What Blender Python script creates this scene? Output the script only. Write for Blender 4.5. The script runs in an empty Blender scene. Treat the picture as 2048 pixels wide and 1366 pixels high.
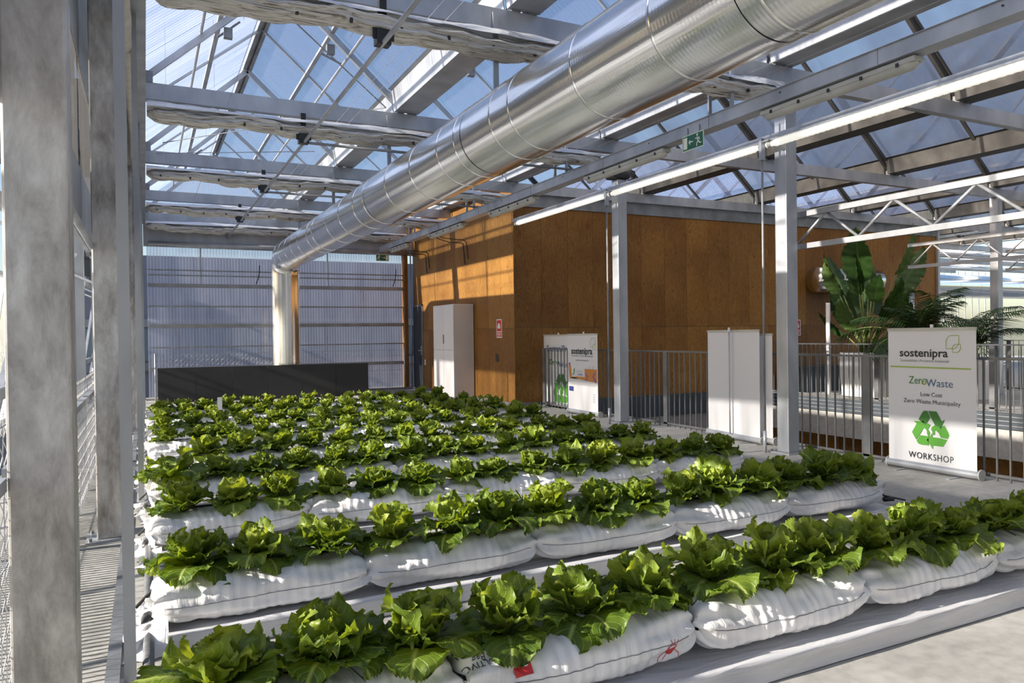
import bpy, bmesh, math, random
from math import sin, cos, pi, radians, sqrt, atan, atan2
from mathutils import Vector, Matrix, noise, Quaternion
from mathutils.bvhtree import BVHTree
from mathutils.geometry import tessellate_polygon

random.seed(7)
SC = bpy.context.scene
COL = SC.collection

# ------------------------------------------------------------------ camera
F_PX = 1480.0
YAW = atan(734 / F_PX); PITCH = -13.5 / F_PX; RHO = 0.0135
fw = Vector((sin(YAW) * cos(PITCH), cos(YAW) * cos(PITCH), sin(PITCH)))
r0 = Vector((cos(YAW), -sin(YAW), 0)); u0 = r0.cross(fw)
rt = cos(RHO) * r0 - sin(RHO) * u0; up = cos(RHO) * u0 + sin(RHO) * r0
cam_d = bpy.data.cameras.new('camera'); cam = bpy.data.objects.new('camera', cam_d); COL.objects.link(cam)
cam_d.sensor_width = 36; cam_d.lens = 36 * F_PX / 2048; cam_d.clip_start = 0.05; cam_d.clip_end = 300
m = Matrix.Identity(4)
for i in range(3):
    m[i][0] = rt[i]; m[i][1] = up[i]; m[i][2] = -fw[i]
m[2][3] = 1.4
cam.matrix_world = m
SC.camera = cam

# ------------------------------------------------------------------ world, sun, exposure
w = bpy.data.worlds.new('world'); SC.world = w; w.use_nodes = True
nt = w.node_tree; nt.nodes.clear()
sky = nt.nodes.new('ShaderNodeTexSky'); sky.sky_type = 'NISHITA'; sky.sun_disc = False
sky.sun_elevation = radians(24); sky.sun_rotation = radians(-84); sky.air_density = 1.0; sky.dust_density = 1.2; sky.ozone_density = 1.5
bg = nt.nodes.new('ShaderNodeBackground'); bg.inputs[1].default_value = 0.16
wo = nt.nodes.new('ShaderNodeOutputWorld')
nt.links.new(sky.outputs[0], bg.inputs[0]); nt.links.new(bg.outputs[0], wo.inputs[0])

sd = bpy.data.lights.new('sun', 'SUN'); sd.energy = 12.0; sd.color = (1.0, 0.90, 0.76); sd.angle = radians(0.7)
sun = bpy.data.objects.new('sun', sd); COL.objects.link(sun)
SUN_EL = radians(22.0)
sdir = Vector((cos(SUN_EL), -0.06 * cos(SUN_EL), -sin(SUN_EL)))
sun.rotation_euler = sdir.to_track_quat('-Z', 'Y').to_euler()
sun.location = (-12, 6, 9)

vs = SC.view_settings
vs.view_transform = 'Standard'; vs.look = 'None'; vs.gamma = 1; vs.use_curve_mapping = False
vs.exposure = 0.33
SC.cycles.transparent_max_bounces = 24
SC.cycles.max_bounces = 9; SC.cycles.diffuse_bounces = 4; SC.cycles.glossy_bounces = 4
SC.cycles.sample_clamp_indirect = 6.0
SC.cycles.caustics_reflective = False; SC.cycles.caustics_refractive = False

# ------------------------------------------------------------------ materials
def new_mat(name):
    mt = bpy.data.materials.new(name); mt.use_nodes = True
    n = mt.node_tree; n.nodes.clear()
    out = n.nodes.new('ShaderNodeOutputMaterial')
    return mt, n, out

def N(n, t, **kw):
    x = n.nodes.new(t)
    for k, v in kw.items():
        if k.startswith('i_'):
            key = k[2:]
            x.inputs[int(key) if key.isdigit() else key.replace('_', ' ')].default_value = v
        else: setattr(x, k, v)
    return x

def L(n, a, b): n.links.new(a, b)

def principled(n, out, col=(.8, .8, .8), rough=.5, metal=0., spec=.5):
    p = n.nodes.new('ShaderNodeBsdfPrincipled')
    p.inputs['Base Color'].default_value = (*col, 1); p.inputs['Roughness'].default_value = rough
    p.inputs['Metallic'].default_value = metal; p.inputs['Specular IOR Level'].default_value = spec
    L(n, p.outputs[0], out.inputs[0]); return p

def ramp(n, fac, stops):
    r = n.nodes.new('ShaderNodeValToRGB'); e = r.color_ramp.elements
    while len(e) < len(stops): e.new(.5)
    for el, (pos, c) in zip(e, stops):
        el.position = pos; el.color = (*c, 1) if len(c) == 3 else c
    L(n, fac, r.inputs[0]); return r.outputs[0]

def noise_mat(name, stops, scale=5., rough=.5, metal=0., spec=.5, stretch=(1, 1, 1), detail=4, bump=0., bscale=None, rough_var=0., space='Object'):
    mt, n, out = new_mat(name); p = principled(n, out, rough=rough, metal=metal, spec=spec)
    tc = n.nodes.new('ShaderNodeTexCoord'); mp = N(n, 'ShaderNodeMapping'); mp.inputs['Scale'].default_value = stretch
    if space == 'World':
        g = n.nodes.new('ShaderNodeNewGeometry'); L(n, g.outputs['Position'], mp.inputs[0])
    else: L(n, tc.outputs['Object'], mp.inputs[0])
    nz = N(n, 'ShaderNodeTexNoise', i_Scale=scale, i_Detail=detail); L(n, mp.outputs[0], nz.inputs['Vector'])
    L(n, ramp(n, nz.outputs[0], stops), p.inputs['Base Color'])
    if rough_var:
        mr = N(n, 'ShaderNodeMapRange'); mr.inputs[3].default_value = rough - rough_var; mr.inputs[4].default_value = rough + rough_var
        L(n, nz.outputs[0], mr.inputs[0]); L(n, mr.outputs[0], p.inputs['Roughness'])
    if bump:
        nb = N(n, 'ShaderNodeTexNoise', i_Scale=bscale or scale * 3, i_Detail=3); L(n, mp.outputs[0], nb.inputs['Vector'])
        b = N(n, 'ShaderNodeBump', i_Strength=bump, i_Distance=.01); L(n, nb.outputs[0], b.inputs['Height']); L(n, b.outputs[0], p.inputs['Normal'])
    return mt

G = lambda v: (v, v, v)
M = {}
M['steel'] = noise_mat('galvanised_steel', [(.3, (.34, .36, .39)), (.55, (.46, .48, .51)), (.75, (.55, .57, .60))], 3.5, .42, .45, .5, (1, 1, .5), 6, .12, 30, .1, 'World')
def column_mat():
    mt, n, out = new_mat('weathered_steel_column'); p = principled(n, out, rough=.42, metal=.25)
    g = n.nodes.new('ShaderNodeNewGeometry'); mp = N(n, 'ShaderNodeMapping'); mp.inputs['Rotation'].default_value = (radians(30), radians(32), 0); mp.inputs['Scale'].default_value = (4, 3, 1.5)
    L(n, g.outputs['Position'], mp.inputs[0]); nz = N(n, 'ShaderNodeTexNoise', i_Scale=2.4, i_Detail=9, i_Roughness=.7, i_Distortion=.25); L(n, mp.outputs[0], nz.inputs['Vector'])
    n2 = N(n, 'ShaderNodeTexNoise', i_Scale=1.3, i_Detail=4); L(n, g.outputs['Position'], n2.inputs['Vector'])
    av = N(n, 'ShaderNodeMath', operation='MULTIPLY_ADD'); av.inputs[1].default_value = .6; L(n, nz.outputs[0], av.inputs[0])
    h2 = N(n, 'ShaderNodeMath', operation='MULTIPLY'); h2.inputs[1].default_value = .4; L(n, n2.outputs[0], h2.inputs[0]); L(n, h2.outputs[0], av.inputs[2])
    L(n, ramp(n, av.outputs[0], [(.36, (.20, .185, .17)), (.46, (.37, .35, .33)), (.54, (.52, .50, .48)), (.64, (.70, .69, .67))]), p.inputs['Base Color'])
    L(n, ramp(n, nz.outputs[0], [(.3, G(.6)), (.7, G(.32))]), p.inputs['Roughness'])
    return mt
M['steel_warm'] = column_mat()
M['steel_dark'] = noise_mat('dull_steel', [(.3, (.20, .21, .22)), (.7, (.33, .345, .36))], 4, .5, .6, .5, space='World')
M['black'] = noise_mat('black_plastic', [(.3, G(.012)), (.7, G(.025))], 8, .45)
M['panel_black'] = noise_mat('black_board', [(.3, (.011, .012, .014)), (.7, (.017, .018, .020))], 3, .5)
M['void_dark'] = noise_mat('dark_blue_fascia', [(.3, (.035, .045, .055)), (.7, (.055, .07, .085))], 3, .55)
M['white_paint'] = noise_mat('white_lacquer', [(.3, G(.78)), (.7, (.84, .84, .86))], 2, .35)
M['cab_side'] = noise_mat('shade_tinted_white', [(.3, (.72, .68, .62)), (.7, (.78, .74, .68))], 2, .5)  # white cupboard side; shade and orange bounce put into the colour
M['door'] = noise_mat('slate_door_paint', [(.3, (.030, .034, .042)), (.7, (.040, .045, .055))], 3, .4)
M['white_tube'] = noise_mat('white_diffuser', [(.3, (.80, .80, .76)), (.7, (.88, .88, .84))], 4, .3)
M['lit_tube'] = noise_mat('lit_tube', [(.3, (.80, .80, .76)), (.7, (.88, .88, .84))], 4, .3)
_p = [q for q in M['lit_tube'].node_tree.nodes if q.type == 'BSDF_PRINCIPLED'][0]; _p.inputs['Emission Color'].default_value = (1., .96, .84, 1); _p.inputs['Emission Strength'].default_value = .55
M['fixture'] = noise_mat('grey_fixture_plastic', [(.3, (.42, .42, .38)), (.7, (.55, .55, .5))], 4, .35)
M['cream'] = noise_mat('cream_cloth', [(.3, (.56, .53, .44)), (.7, (.68, .65, .56))], 8, .8)
M['planter'] = noise_mat('white_planter_plastic', [(.3, (.72, .72, .70)), (.7, (.80, .80, .79))], 3, .4)
M['soil'] = noise_mat('soil', [(.3, (.03, .02, .012)), (.7, (.07, .05, .03))], 30, .9)
M['red'] = noise_mat('red_print', [(.3, (.55, .02, .03)), (.7, (.62, .03, .04))], 3, .5)
M['steel_shade'] = noise_mat('shaded_roof_steel', [(.3, (.045, .045, .043)), (.7, (.08, .08, .077))], 4, .55, .2)  # roof steel of the right bays, its shade put into a darker colour
M['steel_mid'] = noise_mat('mid_grey_steel', [(.3, (.30, .31, .325)), (.7, (.42, .435, .45))], 4, .45, .4, space='World')
M['wire'] = noise_mat('galvanised_wire', [(.3, G(.42)), (.7, G(.6))], 8, .45, .6)
M['rail'] = noise_mat('grey_rail_paint', [(.3, (.13, .135, .14)), (.7, (.19, .195, .20))], 5, .42, .3)
M['outside'] = noise_mat('outside_render', [(.3, (.33, .35, .38)), (.7, (.42, .44, .47))], .8, .8)

def flat(name, col, rough=.5, metal=0.):
    mt, n, out = new_mat(name); principled(n, out, col, rough, metal); return mt

# concrete
def concrete(name, stops, ridged=False):
    mt, n, out = new_mat(name); p = principled(n, out, rough=.75, spec=.3)
    g = n.nodes.new('ShaderNodeNewGeometry')
    n1 = N(n, 'ShaderNodeTexNoise', i_Scale=1.3, i_Detail=7, i_Roughness=.62); L(n, g.outputs['Position'], n1.inputs['Vector'])
    c = ramp(n, n1.outputs[0], stops)
    n2 = N(n, 'ShaderNodeTexNoise', i_Scale=14, i_Detail=5); L(n, g.outputs['Position'], n2.inputs['Vector'])
    st = ramp(n, n2.outputs[0], [(.3, G(.8)), (.6, G(1.))])
    mx = N(n, 'ShaderNodeMix', data_type='RGBA', blend_type='MULTIPLY'); mx.inputs[0].default_value = 1
    L(n, c, mx.inputs[6]); L(n, st, mx.inputs[7]); L(n, mx.outputs[2], p.inputs['Base Color'])
    b = N(n, 'ShaderNodeBump', i_Strength=.15, i_Distance=.01); L(n, n2.outputs[0], b.inputs['Height'])
    L(n, b.outputs[0], p.inputs['Normal'])
    return mt
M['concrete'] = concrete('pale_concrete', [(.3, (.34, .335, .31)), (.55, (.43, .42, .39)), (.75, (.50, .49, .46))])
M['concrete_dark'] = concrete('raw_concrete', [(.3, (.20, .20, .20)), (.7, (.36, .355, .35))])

# duct sheet metal
def duct_mat(name, ax):
    mt, n, out = new_mat(name); p = principled(n, out, (.90, .90, .89), .2, 1.)
    tc = n.nodes.new('ShaderNodeTexCoord')
    wv = N(n, 'ShaderNodeTexWave', wave_type='BANDS', bands_direction='XYZ'[ax], i_Scale=11, i_Distortion=.4, i_Detail=1)
    L(n, tc.outputs['Object'], wv.inputs['Vector'])
    sc_ = [7, 7, 7]; sc_[ax] = .12
    mp = N(n, 'ShaderNodeMapping'); mp.inputs['Scale'].default_value = sc_; L(n, tc.outputs['Object'], mp.inputs[0])
    nz = N(n, 'ShaderNodeTexNoise', i_Scale=1.6, i_Detail=4); L(n, mp.outputs[0], nz.inputs['Vector'])
    ad = N(n, 'ShaderNodeMath', operation='MULTIPLY_ADD'); ad.inputs[1].default_value = .05
    L(n, wv.outputs[1], ad.inputs[0]); L(n, nz.outputs[0], ad.inputs[2])
    b = N(n, 'ShaderNodeBump', i_Strength=.16, i_Distance=.02); L(n, ad.outputs[0], b.inputs['Height']); L(n, b.outputs[0], p.inputs['Normal'])
    mr = N(n, 'ShaderNodeMapRange'); mr.inputs[3].default_value = .08; mr.inputs[4].default_value = .30; L(n, nz.outputs[0], mr.inputs[0]); L(n, mr.outputs[0], p.inputs['Roughness'])
    return mt
M['duct'] = duct_mat('spiral_duct_aluminium', 1); M['riser'] = duct_mat('riser_aluminium', 2); M['duct_x'] = duct_mat('cross_duct_aluminium', 0)

# twin wall polycarbonate (ribs run along one world direction): axis = world axis across the ribs
def poly_mat(name, axis, period, clear=.62, rib=.25, tint=(.93, .95, 1.), milky=(.80, .83, .90), gloss=.10, ribop=.42):
    mt, n, out = new_mat(name)
    g = n.nodes.new('ShaderNodeNewGeometry'); sx = n.nodes.new('ShaderNodeSeparateXYZ'); L(n, g.outputs['Position'], sx.inputs[0])
    dv = N(n, 'ShaderNodeMath', operation='DIVIDE'); dv.inputs[1].default_value = period; L(n, sx.outputs[axis], dv.inputs[0])
    fr = N(n, 'ShaderNodeMath', operation='FRACT'); L(n, dv.outputs[0], fr.inputs[0])
    lt = N(n, 'ShaderNodeMath', operation='LESS_THAN'); lt.inputs[1].default_value = rib; L(n, fr.outputs[0], lt.inputs[0])
    nz = N(n, 'ShaderNodeTexNoise', i_Scale=1.1, i_Detail=4)
    mp = N(n, 'ShaderNodeMapping'); s = [.7, .7, .7]; s[axis] = 4; mp.inputs['Scale'].default_value = s
    L(n, g.outputs['Position'], mp.inputs[0]); L(n, mp.outputs[0], nz.inputs['Vector'])
    # opacity
    mr = N(n, 'ShaderNodeMapRange'); mr.inputs[1].default_value = .3; mr.inputs[2].default_value = .75
    mr.inputs[3].default_value = 1 - clear - .07; mr.inputs[4].default_value = 1 - clear + .13; L(n, nz.outputs[0], mr.inputs[0])
    op = N(n, 'ShaderNodeMath', operation='MULTIPLY_ADD', use_clamp=True); op.inputs[1].default_value = ribop
    L(n, lt.outputs[0], op.inputs[0]); L(n, mr.outputs[0], op.inputs[2])
    tr = N(n, 'ShaderNodeBsdfTransparent'); tr.inputs[0].default_value = (*tint, 1)
    tl = N(n, 'ShaderNodeBsdfTranslucent'); tl.inputs[0].default_value = (*milky, 1)
    df = N(n, 'ShaderNodeBsdfDiffuse'); df.inputs[0].default_value = (*milky, 1)
    gl = N(n, 'ShaderNodeBsdfGlossy'); gl.inputs['Roughness'].default_value = .12; gl.inputs[0].default_value = (.9, .9, .95, 1)
    m1 = N(n, 'ShaderNodeMixShader'); m1.inputs[0].default_value = .35; L(n, tl.outputs[0], m1.inputs[1]); L(n, df.outputs[0], m1.inputs[2])
    m2 = N(n, 'ShaderNodeMixShader'); L(n, op.outputs[0], m2.inputs[0]); L(n, tr.outputs[0], m2.inputs[1]); L(n, m1.outputs[0], m2.inputs[2])
    m3 = N(n, 'ShaderNodeMixShader'); m3.inputs[0].default_value = gloss; L(n, m2.outputs[0], m3.inputs[1]); L(n, gl.outputs[0], m3.inputs[2])
    L(n, m3.outputs[0], out.inputs[0])
    return mt
M['roof_poly'] = poly_mat('roof_polycarbonate', 1, .085, clear=.74, rib=.4, milky=(.46, .51, .72), gloss=.03, ribop=.15)
M['wall_poly'] = poly_mat('wall_polycarbonate', 0, .068, clear=.66, rib=.28, tint=(.88, .90, 1.), milky=(.74, .77, .92), gloss=.05, ribop=.34)
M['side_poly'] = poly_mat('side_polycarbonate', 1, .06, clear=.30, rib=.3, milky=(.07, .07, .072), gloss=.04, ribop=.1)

# clear greenhouse film with soft creases
mt, n, out = new_mat('clear_roof_film')
g = n.nodes.new('ShaderNodeNewGeometry'); mp = N(n, 'ShaderNodeMapping'); mp.inputs['Scale'].default_value = (.35, 1.1, .5); mp.inputs['Rotation'].default_value = (0, 0, .5)
L(n, g.outputs['Position'], mp.inputs[0]); nz = N(n, 'ShaderNodeTexNoise', i_Scale=1.2, i_Detail=3, i_Distortion=1.2); L(n, mp.outputs[0], nz.inputs['Vector'])
mr = N(n, 'ShaderNodeMapRange'); mr.inputs[1].default_value = .38; mr.inputs[2].default_value = .68; mr.inputs[3].default_value = .38; mr.inputs[4].default_value = .85; L(n, nz.outputs[0], mr.inputs[0])
tr = N(n, 'ShaderNodeBsdfTransparent'); tr.inputs[0].default_value = (.95, .90, .88, 1)
tl = N(n, 'ShaderNodeBsdfTranslucent'); tl.inputs[0].default_value = (.92, .86, .86, 1)
gl = N(n, 'ShaderNodeBsdfGlossy'); gl.inputs['Roughness'].default_value = .1
m2 = N(n, 'ShaderNodeMixShader'); L(n, mr.outputs[0], m2.inputs[0]); L(n, tr.outputs[0], m2.inputs[1]); L(n, tl.outputs[0], m2.inputs[2])
m3 = N(n, 'ShaderNodeMixShader'); m3.inputs[0].default_value = .05; L(n, m2.outputs[0], m3.inputs[1]); L(n, gl.outputs[0], m3.inputs[2]); L(n, m3.outputs[0], out.inputs[0])
M['film'] = mt

# plywood
mt, n, out = new_mat('larch_plywood'); p = principled(n, out, rough=.55, spec=.35)
oi = n.nodes.new('ShaderNodeObjectInfo'); g = n.nodes.new('ShaderNodeNewGeometry')
off = N(n, 'ShaderNodeVectorMath', operation='SCALE'); off.inputs[0].default_value = (37, 23, 51); L(n, oi.outputs['Random'], off.inputs['Scale'])
adv = N(n, 'ShaderNodeVectorMath', operation='ADD'); L(n, g.outputs['Position'], adv.inputs[0]); L(n, off.outputs[0], adv.inputs[1])
mp = N(n, 'ShaderNodeMapping'); mp.inputs['Scale'].default_value = (7, 7, 1.1); L(n, adv.outputs[0], mp.inputs[0])
nz = N(n, 'ShaderNodeTexNoise', i_Scale=1.5, i_Detail=3, i_Distortion=.8); L(n, mp.outputs[0], nz.inputs['Vector'])
m10 = N(n, 'ShaderNodeMath', operation='MULTIPLY'); m10.inputs[1].default_value = 11; L(n, nz.outputs[0], m10.inputs[0])
fr = N(n, 'ShaderNodeMath', operation='PINGPONG'); fr.inputs[1].default_value = .5; L(n, m10.outputs[0], fr.inputs[0])
grain = ramp(n, fr.outputs[0], [(.0, (.165, .064, .009)), (.14, (.24, .110, .020)), (.5, (.285, .147, .033))])
n3 = N(n, 'ShaderNodeTexNoise', i_Scale=.9, i_Detail=2); L(n, adv.outputs[0], n3.inputs['Vector'])
tone = ramp(n, n3.outputs[0], [(.35, (.78, .72, .66)), (.65, (1.08, 1.08, 1.08))])
mx = N(n, 'ShaderNodeMix', data_type='RGBA', blend_type='MULTIPLY'); mx.inputs[0].default_value = 1; L(n, grain, mx.inputs[6]); L(n, tone, mx.inputs[7])
rr = ramp(n, oi.outputs['Random'], [(0., (.84, .80, .78)), (.5, (.98, .98, .98)), (1., (1.1, 1.12, 1.12))])
mx2 = N(n, 'ShaderNodeMix', data_type='RGBA', blend_type='MULTIPLY'); mx2.inputs[0].default_value = 1; L(n, mx.outputs[2], mx2.inputs[6]); L(n, rr, mx2.inputs[7])
vo = N(n, 'ShaderNodeTexVoronoi', i_Scale=3.4); L(n, adv.outputs[0], vo.inputs['Vector'])
kn = ramp(n, vo.outputs['Distance'], [(.05, (1., 1., 1.)), (.085, (0., 0., 0.))])
mx3 = N(n, 'ShaderNodeMix', data_type='RGBA'); L(n, kn, mx3.inputs[0]); L(n, mx2.outputs[2], mx3.inputs[6]); mx3.inputs[7].default_value = (.10, .035, .012, 1)
L(n, mx3.outputs[2], p.inputs['Base Color'])
M['ply'] = mt

# white grow-bag plastic
mt, n, out = new_mat('white_bag_plastic'); p = principled(n, out, (.78, .78, .78), .34, 0, .55)
tc = n.nodes.new('ShaderNodeTexCoord'); mp = N(n, 'ShaderNodeMapping'); mp.inputs['Scale'].default_value = (16, 2.2, 3); L(n, tc.outputs['Object'], mp.inputs[0])
nz = N(n, 'ShaderNodeTexNoise', i_Scale=1.7, i_Detail=4, i_Distortion=.7); L(n, mp.outputs[0], nz.inputs['Vector'])
b = N(n, 'ShaderNodeBump', i_Strength=.55, i_Distance=.012); L(n, nz.outputs[0], b.inputs['Height']); L(n, b.outputs[0], p.inputs['Normal'])
n2 = N(n, 'ShaderNodeTexNoise', i_Scale=2, i_Detail=5); L(n, tc.outputs['Object'], n2.inputs['Vector'])
L(n, ramp(n, n2.outputs[0], [(.25, (.66, .65, .64)), (.5, (.78, .775, .77)), (.8, (.83, .83, .83))]), p.inputs['Base Color'])
M['bag'] = mt
mt, n, out = new_mat('white_gutter_plastic'); p = principled(n, out, (.62, .62, .63), .3, 0, .5)
tc = n.nodes.new('ShaderNodeTexCoord'); mp = N(n, 'ShaderNodeMapping'); mp.inputs['Scale'].default_value = (1.2, 5, 9); L(n, tc.outputs['Object'], mp.inputs[0])
nz = N(n, 'ShaderNodeTexNoise', i_Scale=2, i_Detail=4, i_Distortion=1.2); L(n, mp.outputs[0], nz.inputs['Vector'])
b = N(n, 'ShaderNodeBump', i_Strength=.5, i_Distance=.02); L(n, nz.outputs[0], b.inputs['Height']); L(n, b.outputs[0], p.inputs['Normal'])
L(n, ramp(n, nz.outputs[0], [(.3, (.58, .58, .60)), (.7, (.68, .68, .69))]), p.inputs['Base Color'])
M['gutter_plastic'] = mt

# folded screen cloth
mt, n, out = new_mat('folded_screen_cloth'); p = principled(n, out, rough=.65)
tc = n.nodes.new('ShaderNodeTexCoord'); mp = N(n, 'ShaderNodeMapping'); mp.inputs['Scale'].default_value = (1.1, 24, 34); L(n, tc.outputs['Object'], mp.inputs[0])
nz = N(n, 'ShaderNodeTexNoise', i_Scale=2.2, i_Detail=4, i_Distortion=.5); L(n, mp.outputs[0], nz.inputs['Vector'])
L(n, ramp(n, nz.outputs[0], [(.33, (.16, .14, .11)), (.43, (.58, .55, .50)), (.60, (.82, .81, .78))]), p.inputs['Base Color'])
b = N(n, 'ShaderNodeBump', i_Strength=.7, i_Distance=.02); L(n, nz.outputs[0], b.inputs['Height']); L(n, b.outputs[0], p.inputs['Normal'])
M['screen'] = mt
mt, n, out = new_mat('aluminised_screen_film'); p = principled(n, out, (.80, .81, .83), .35, .35)
tc = n.nodes.new('ShaderNodeTexCoord'); mp = N(n, 'ShaderNodeMapping'); mp.inputs['Scale'].default_value = (3, 14, 14); L(n, tc.outputs['Object'], mp.inputs[0])
nz = N(n, 'ShaderNodeTexNoise', i_Scale=2.2, i_Detail=4); L(n, mp.outputs[0], nz.inputs['Vector'])
b = N(n, 'ShaderNodeBump', i_Strength=.8, i_Distance=.02); L(n, nz.outputs[0], b.inputs['Height']); L(n, b.outputs[0], p.inputs['Normal'])
M['screen_film'] = mt

# leaves
def leaf_mat(name, c_dark, c_mid, c_light, vein, trans=.38, vs_=26., rough=.42):
    mt, n, out = new_mat(name)
    p = n.nodes.new('ShaderNodeBsdfPrincipled'); p.inputs['Roughness'].default_value = rough; p.inputs['Specular IOR Level'].default_value = .4
    oi = n.nodes.new('ShaderNodeObjectInfo'); uv = n.nodes.new('ShaderNodeUVMap'); uv.uv_map = 'UVMap'
    sx = n.nodes.new('ShaderNodeSeparateXYZ'); L(n, uv.outputs[0], sx.inputs[0])
    tc = n.nodes.new('ShaderNodeTexCoord')
    nz = N(n, 'ShaderNodeTexNoise', i_Scale=14, i_Detail=3); L(n, tc.outputs['Object'], nz.inputs['Vector'])
    f = N(n, 'ShaderNodeMath', operation='MULTIPLY_ADD'); f.inputs[1].default_value = .5
    L(n, nz.outputs[0], f.inputs[0])
    sc2 = N(n, 'ShaderNodeSeparateColor'); L(n, oi.outputs['Color'], sc2.inputs[0])
    ml = N(n, 'ShaderNodeMath', operation='MULTIPLY_ADD'); ml.inputs[1].default_value = .8; ml.inputs[2].default_value = -.15
    L(n, sc2.outputs[0], ml.inputs[0]); L(n, ml.outputs[0], f.inputs[2])
    base = ramp(n, f.outputs[0], [(.15, c_dark), (.5, c_mid), (.9, c_light)])
    # veins: midrib and side veins from uv (u across 0..1, v along)
    a = N(n, 'ShaderNodeMath', operation='SUBTRACT'); a.inputs[1].default_value = .5; L(n, sx.outputs[0], a.inputs[0])
    ab = N(n, 'ShaderNodeMath', operation='ABSOLUTE'); L(n, a.outputs[0], ab.inputs[0])
    mid = ramp(n, ab.outputs[0], [(.0, G(1.)), (.035, G(0.))])
    k1 = N(n, 'ShaderNodeMath', operation='MULTIPLY_ADD'); k1.inputs[1].default_value = -.9; L(n, ab.outputs[0], k1.inputs[0]); L(n, sx.outputs[1], k1.inputs[2])
    k2 = N(n, 'ShaderNodeMath', operation='MULTIPLY'); k2.inputs[1].default_value = vs_ / 3; L(n, k1.outputs[0], k2.inputs[0])
    k3 = N(n, 'ShaderNodeMath', operation='FRACT'); L(n, k2.outputs[0], k3.inputs[0])
    side = ramp(n, k3.outputs[0], [(.0, G(.55)), (.10, G(0.)), (.92, G(0.)), (1., G(.55))])
    mxv = N(n, 'ShaderNodeMath', operation='MAXIMUM'); L(n, mid, mxv.inputs[0]); L(n, side, mxv.inputs[1])
    mx = N(n, 'ShaderNodeMix', data_type='RGBA'); L(n, mxv.outputs[0], mx.inputs[0]); L(n, base, mx.inputs[6]); mx.inputs[7].default_value = (*vein, 1)
    L(n, mx.outputs[2], p.inputs['Base Color'])
    bh = N(n, 'ShaderNodeTexNoise', i_Scale=38, i_Detail=2); L(n, tc.outputs['Object'], bh.inputs['Vector'])
    bs = N(n, 'ShaderNodeMath', operation='SUBTRACT'); L(n, bh.outputs[0], bs.inputs[0]); L(n, mxv.outputs[0], bs.inputs[1])
    b = N(n, 'ShaderNodeBump', i_Strength=.45, i_Distance=.006); L(n, bs.outputs[0], b.inputs['Height']); L(n, b.outputs[0], p.inputs['Normal'])
    tl = n.nodes.new('ShaderNodeBsdfTranslucent')
    sat = N(n, 'ShaderNodeMix', data_type='RGBA', blend_type='MULTIPLY'); sat.inputs[0].default_value = 1
    L(n, mx.outputs[2], sat.inputs[6]); sat.inputs[7].default_value = (1.6, 1.4, .45, 1); L(n, sat.outputs[2], tl.inputs[0])
    ms = N(n, 'ShaderNodeMixShader'); ms.inputs[0].default_value = trans; L(n, p.outputs[0], ms.inputs[1]); L(n, tl.outputs[0], ms.inputs[2]); L(n, ms.outputs[0], out.inputs[0])
    return mt
M['lettuce'] = leaf_mat('lettuce_leaf', (.060, .120, .014), (.165, .245, .028), (.35, .42, .06), (.42, .50, .15), .42)
M['banana'] = leaf_mat('paddle_leaf', (.016, .045, .012), (.03, .075, .016), (.07, .13, .03), (.07, .13, .035), .25, 60.)
M['palm'] = leaf_mat('palm_leaflet', (.010, .032, .009), (.02, .05, .012), (.04, .08, .02), (.03, .06, .02), .22, 10.)
M['stem'] = noise_mat('green_stem', [(.3, (.10, .14, .03)), (.7, (.18, .22, .06))], 8, .5)
M['hedge'] = noise_mat('outside_foliage', [(.3, (.03, .06, .012)), (.7, (.14, .2, .04))], 9, .7)

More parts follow.
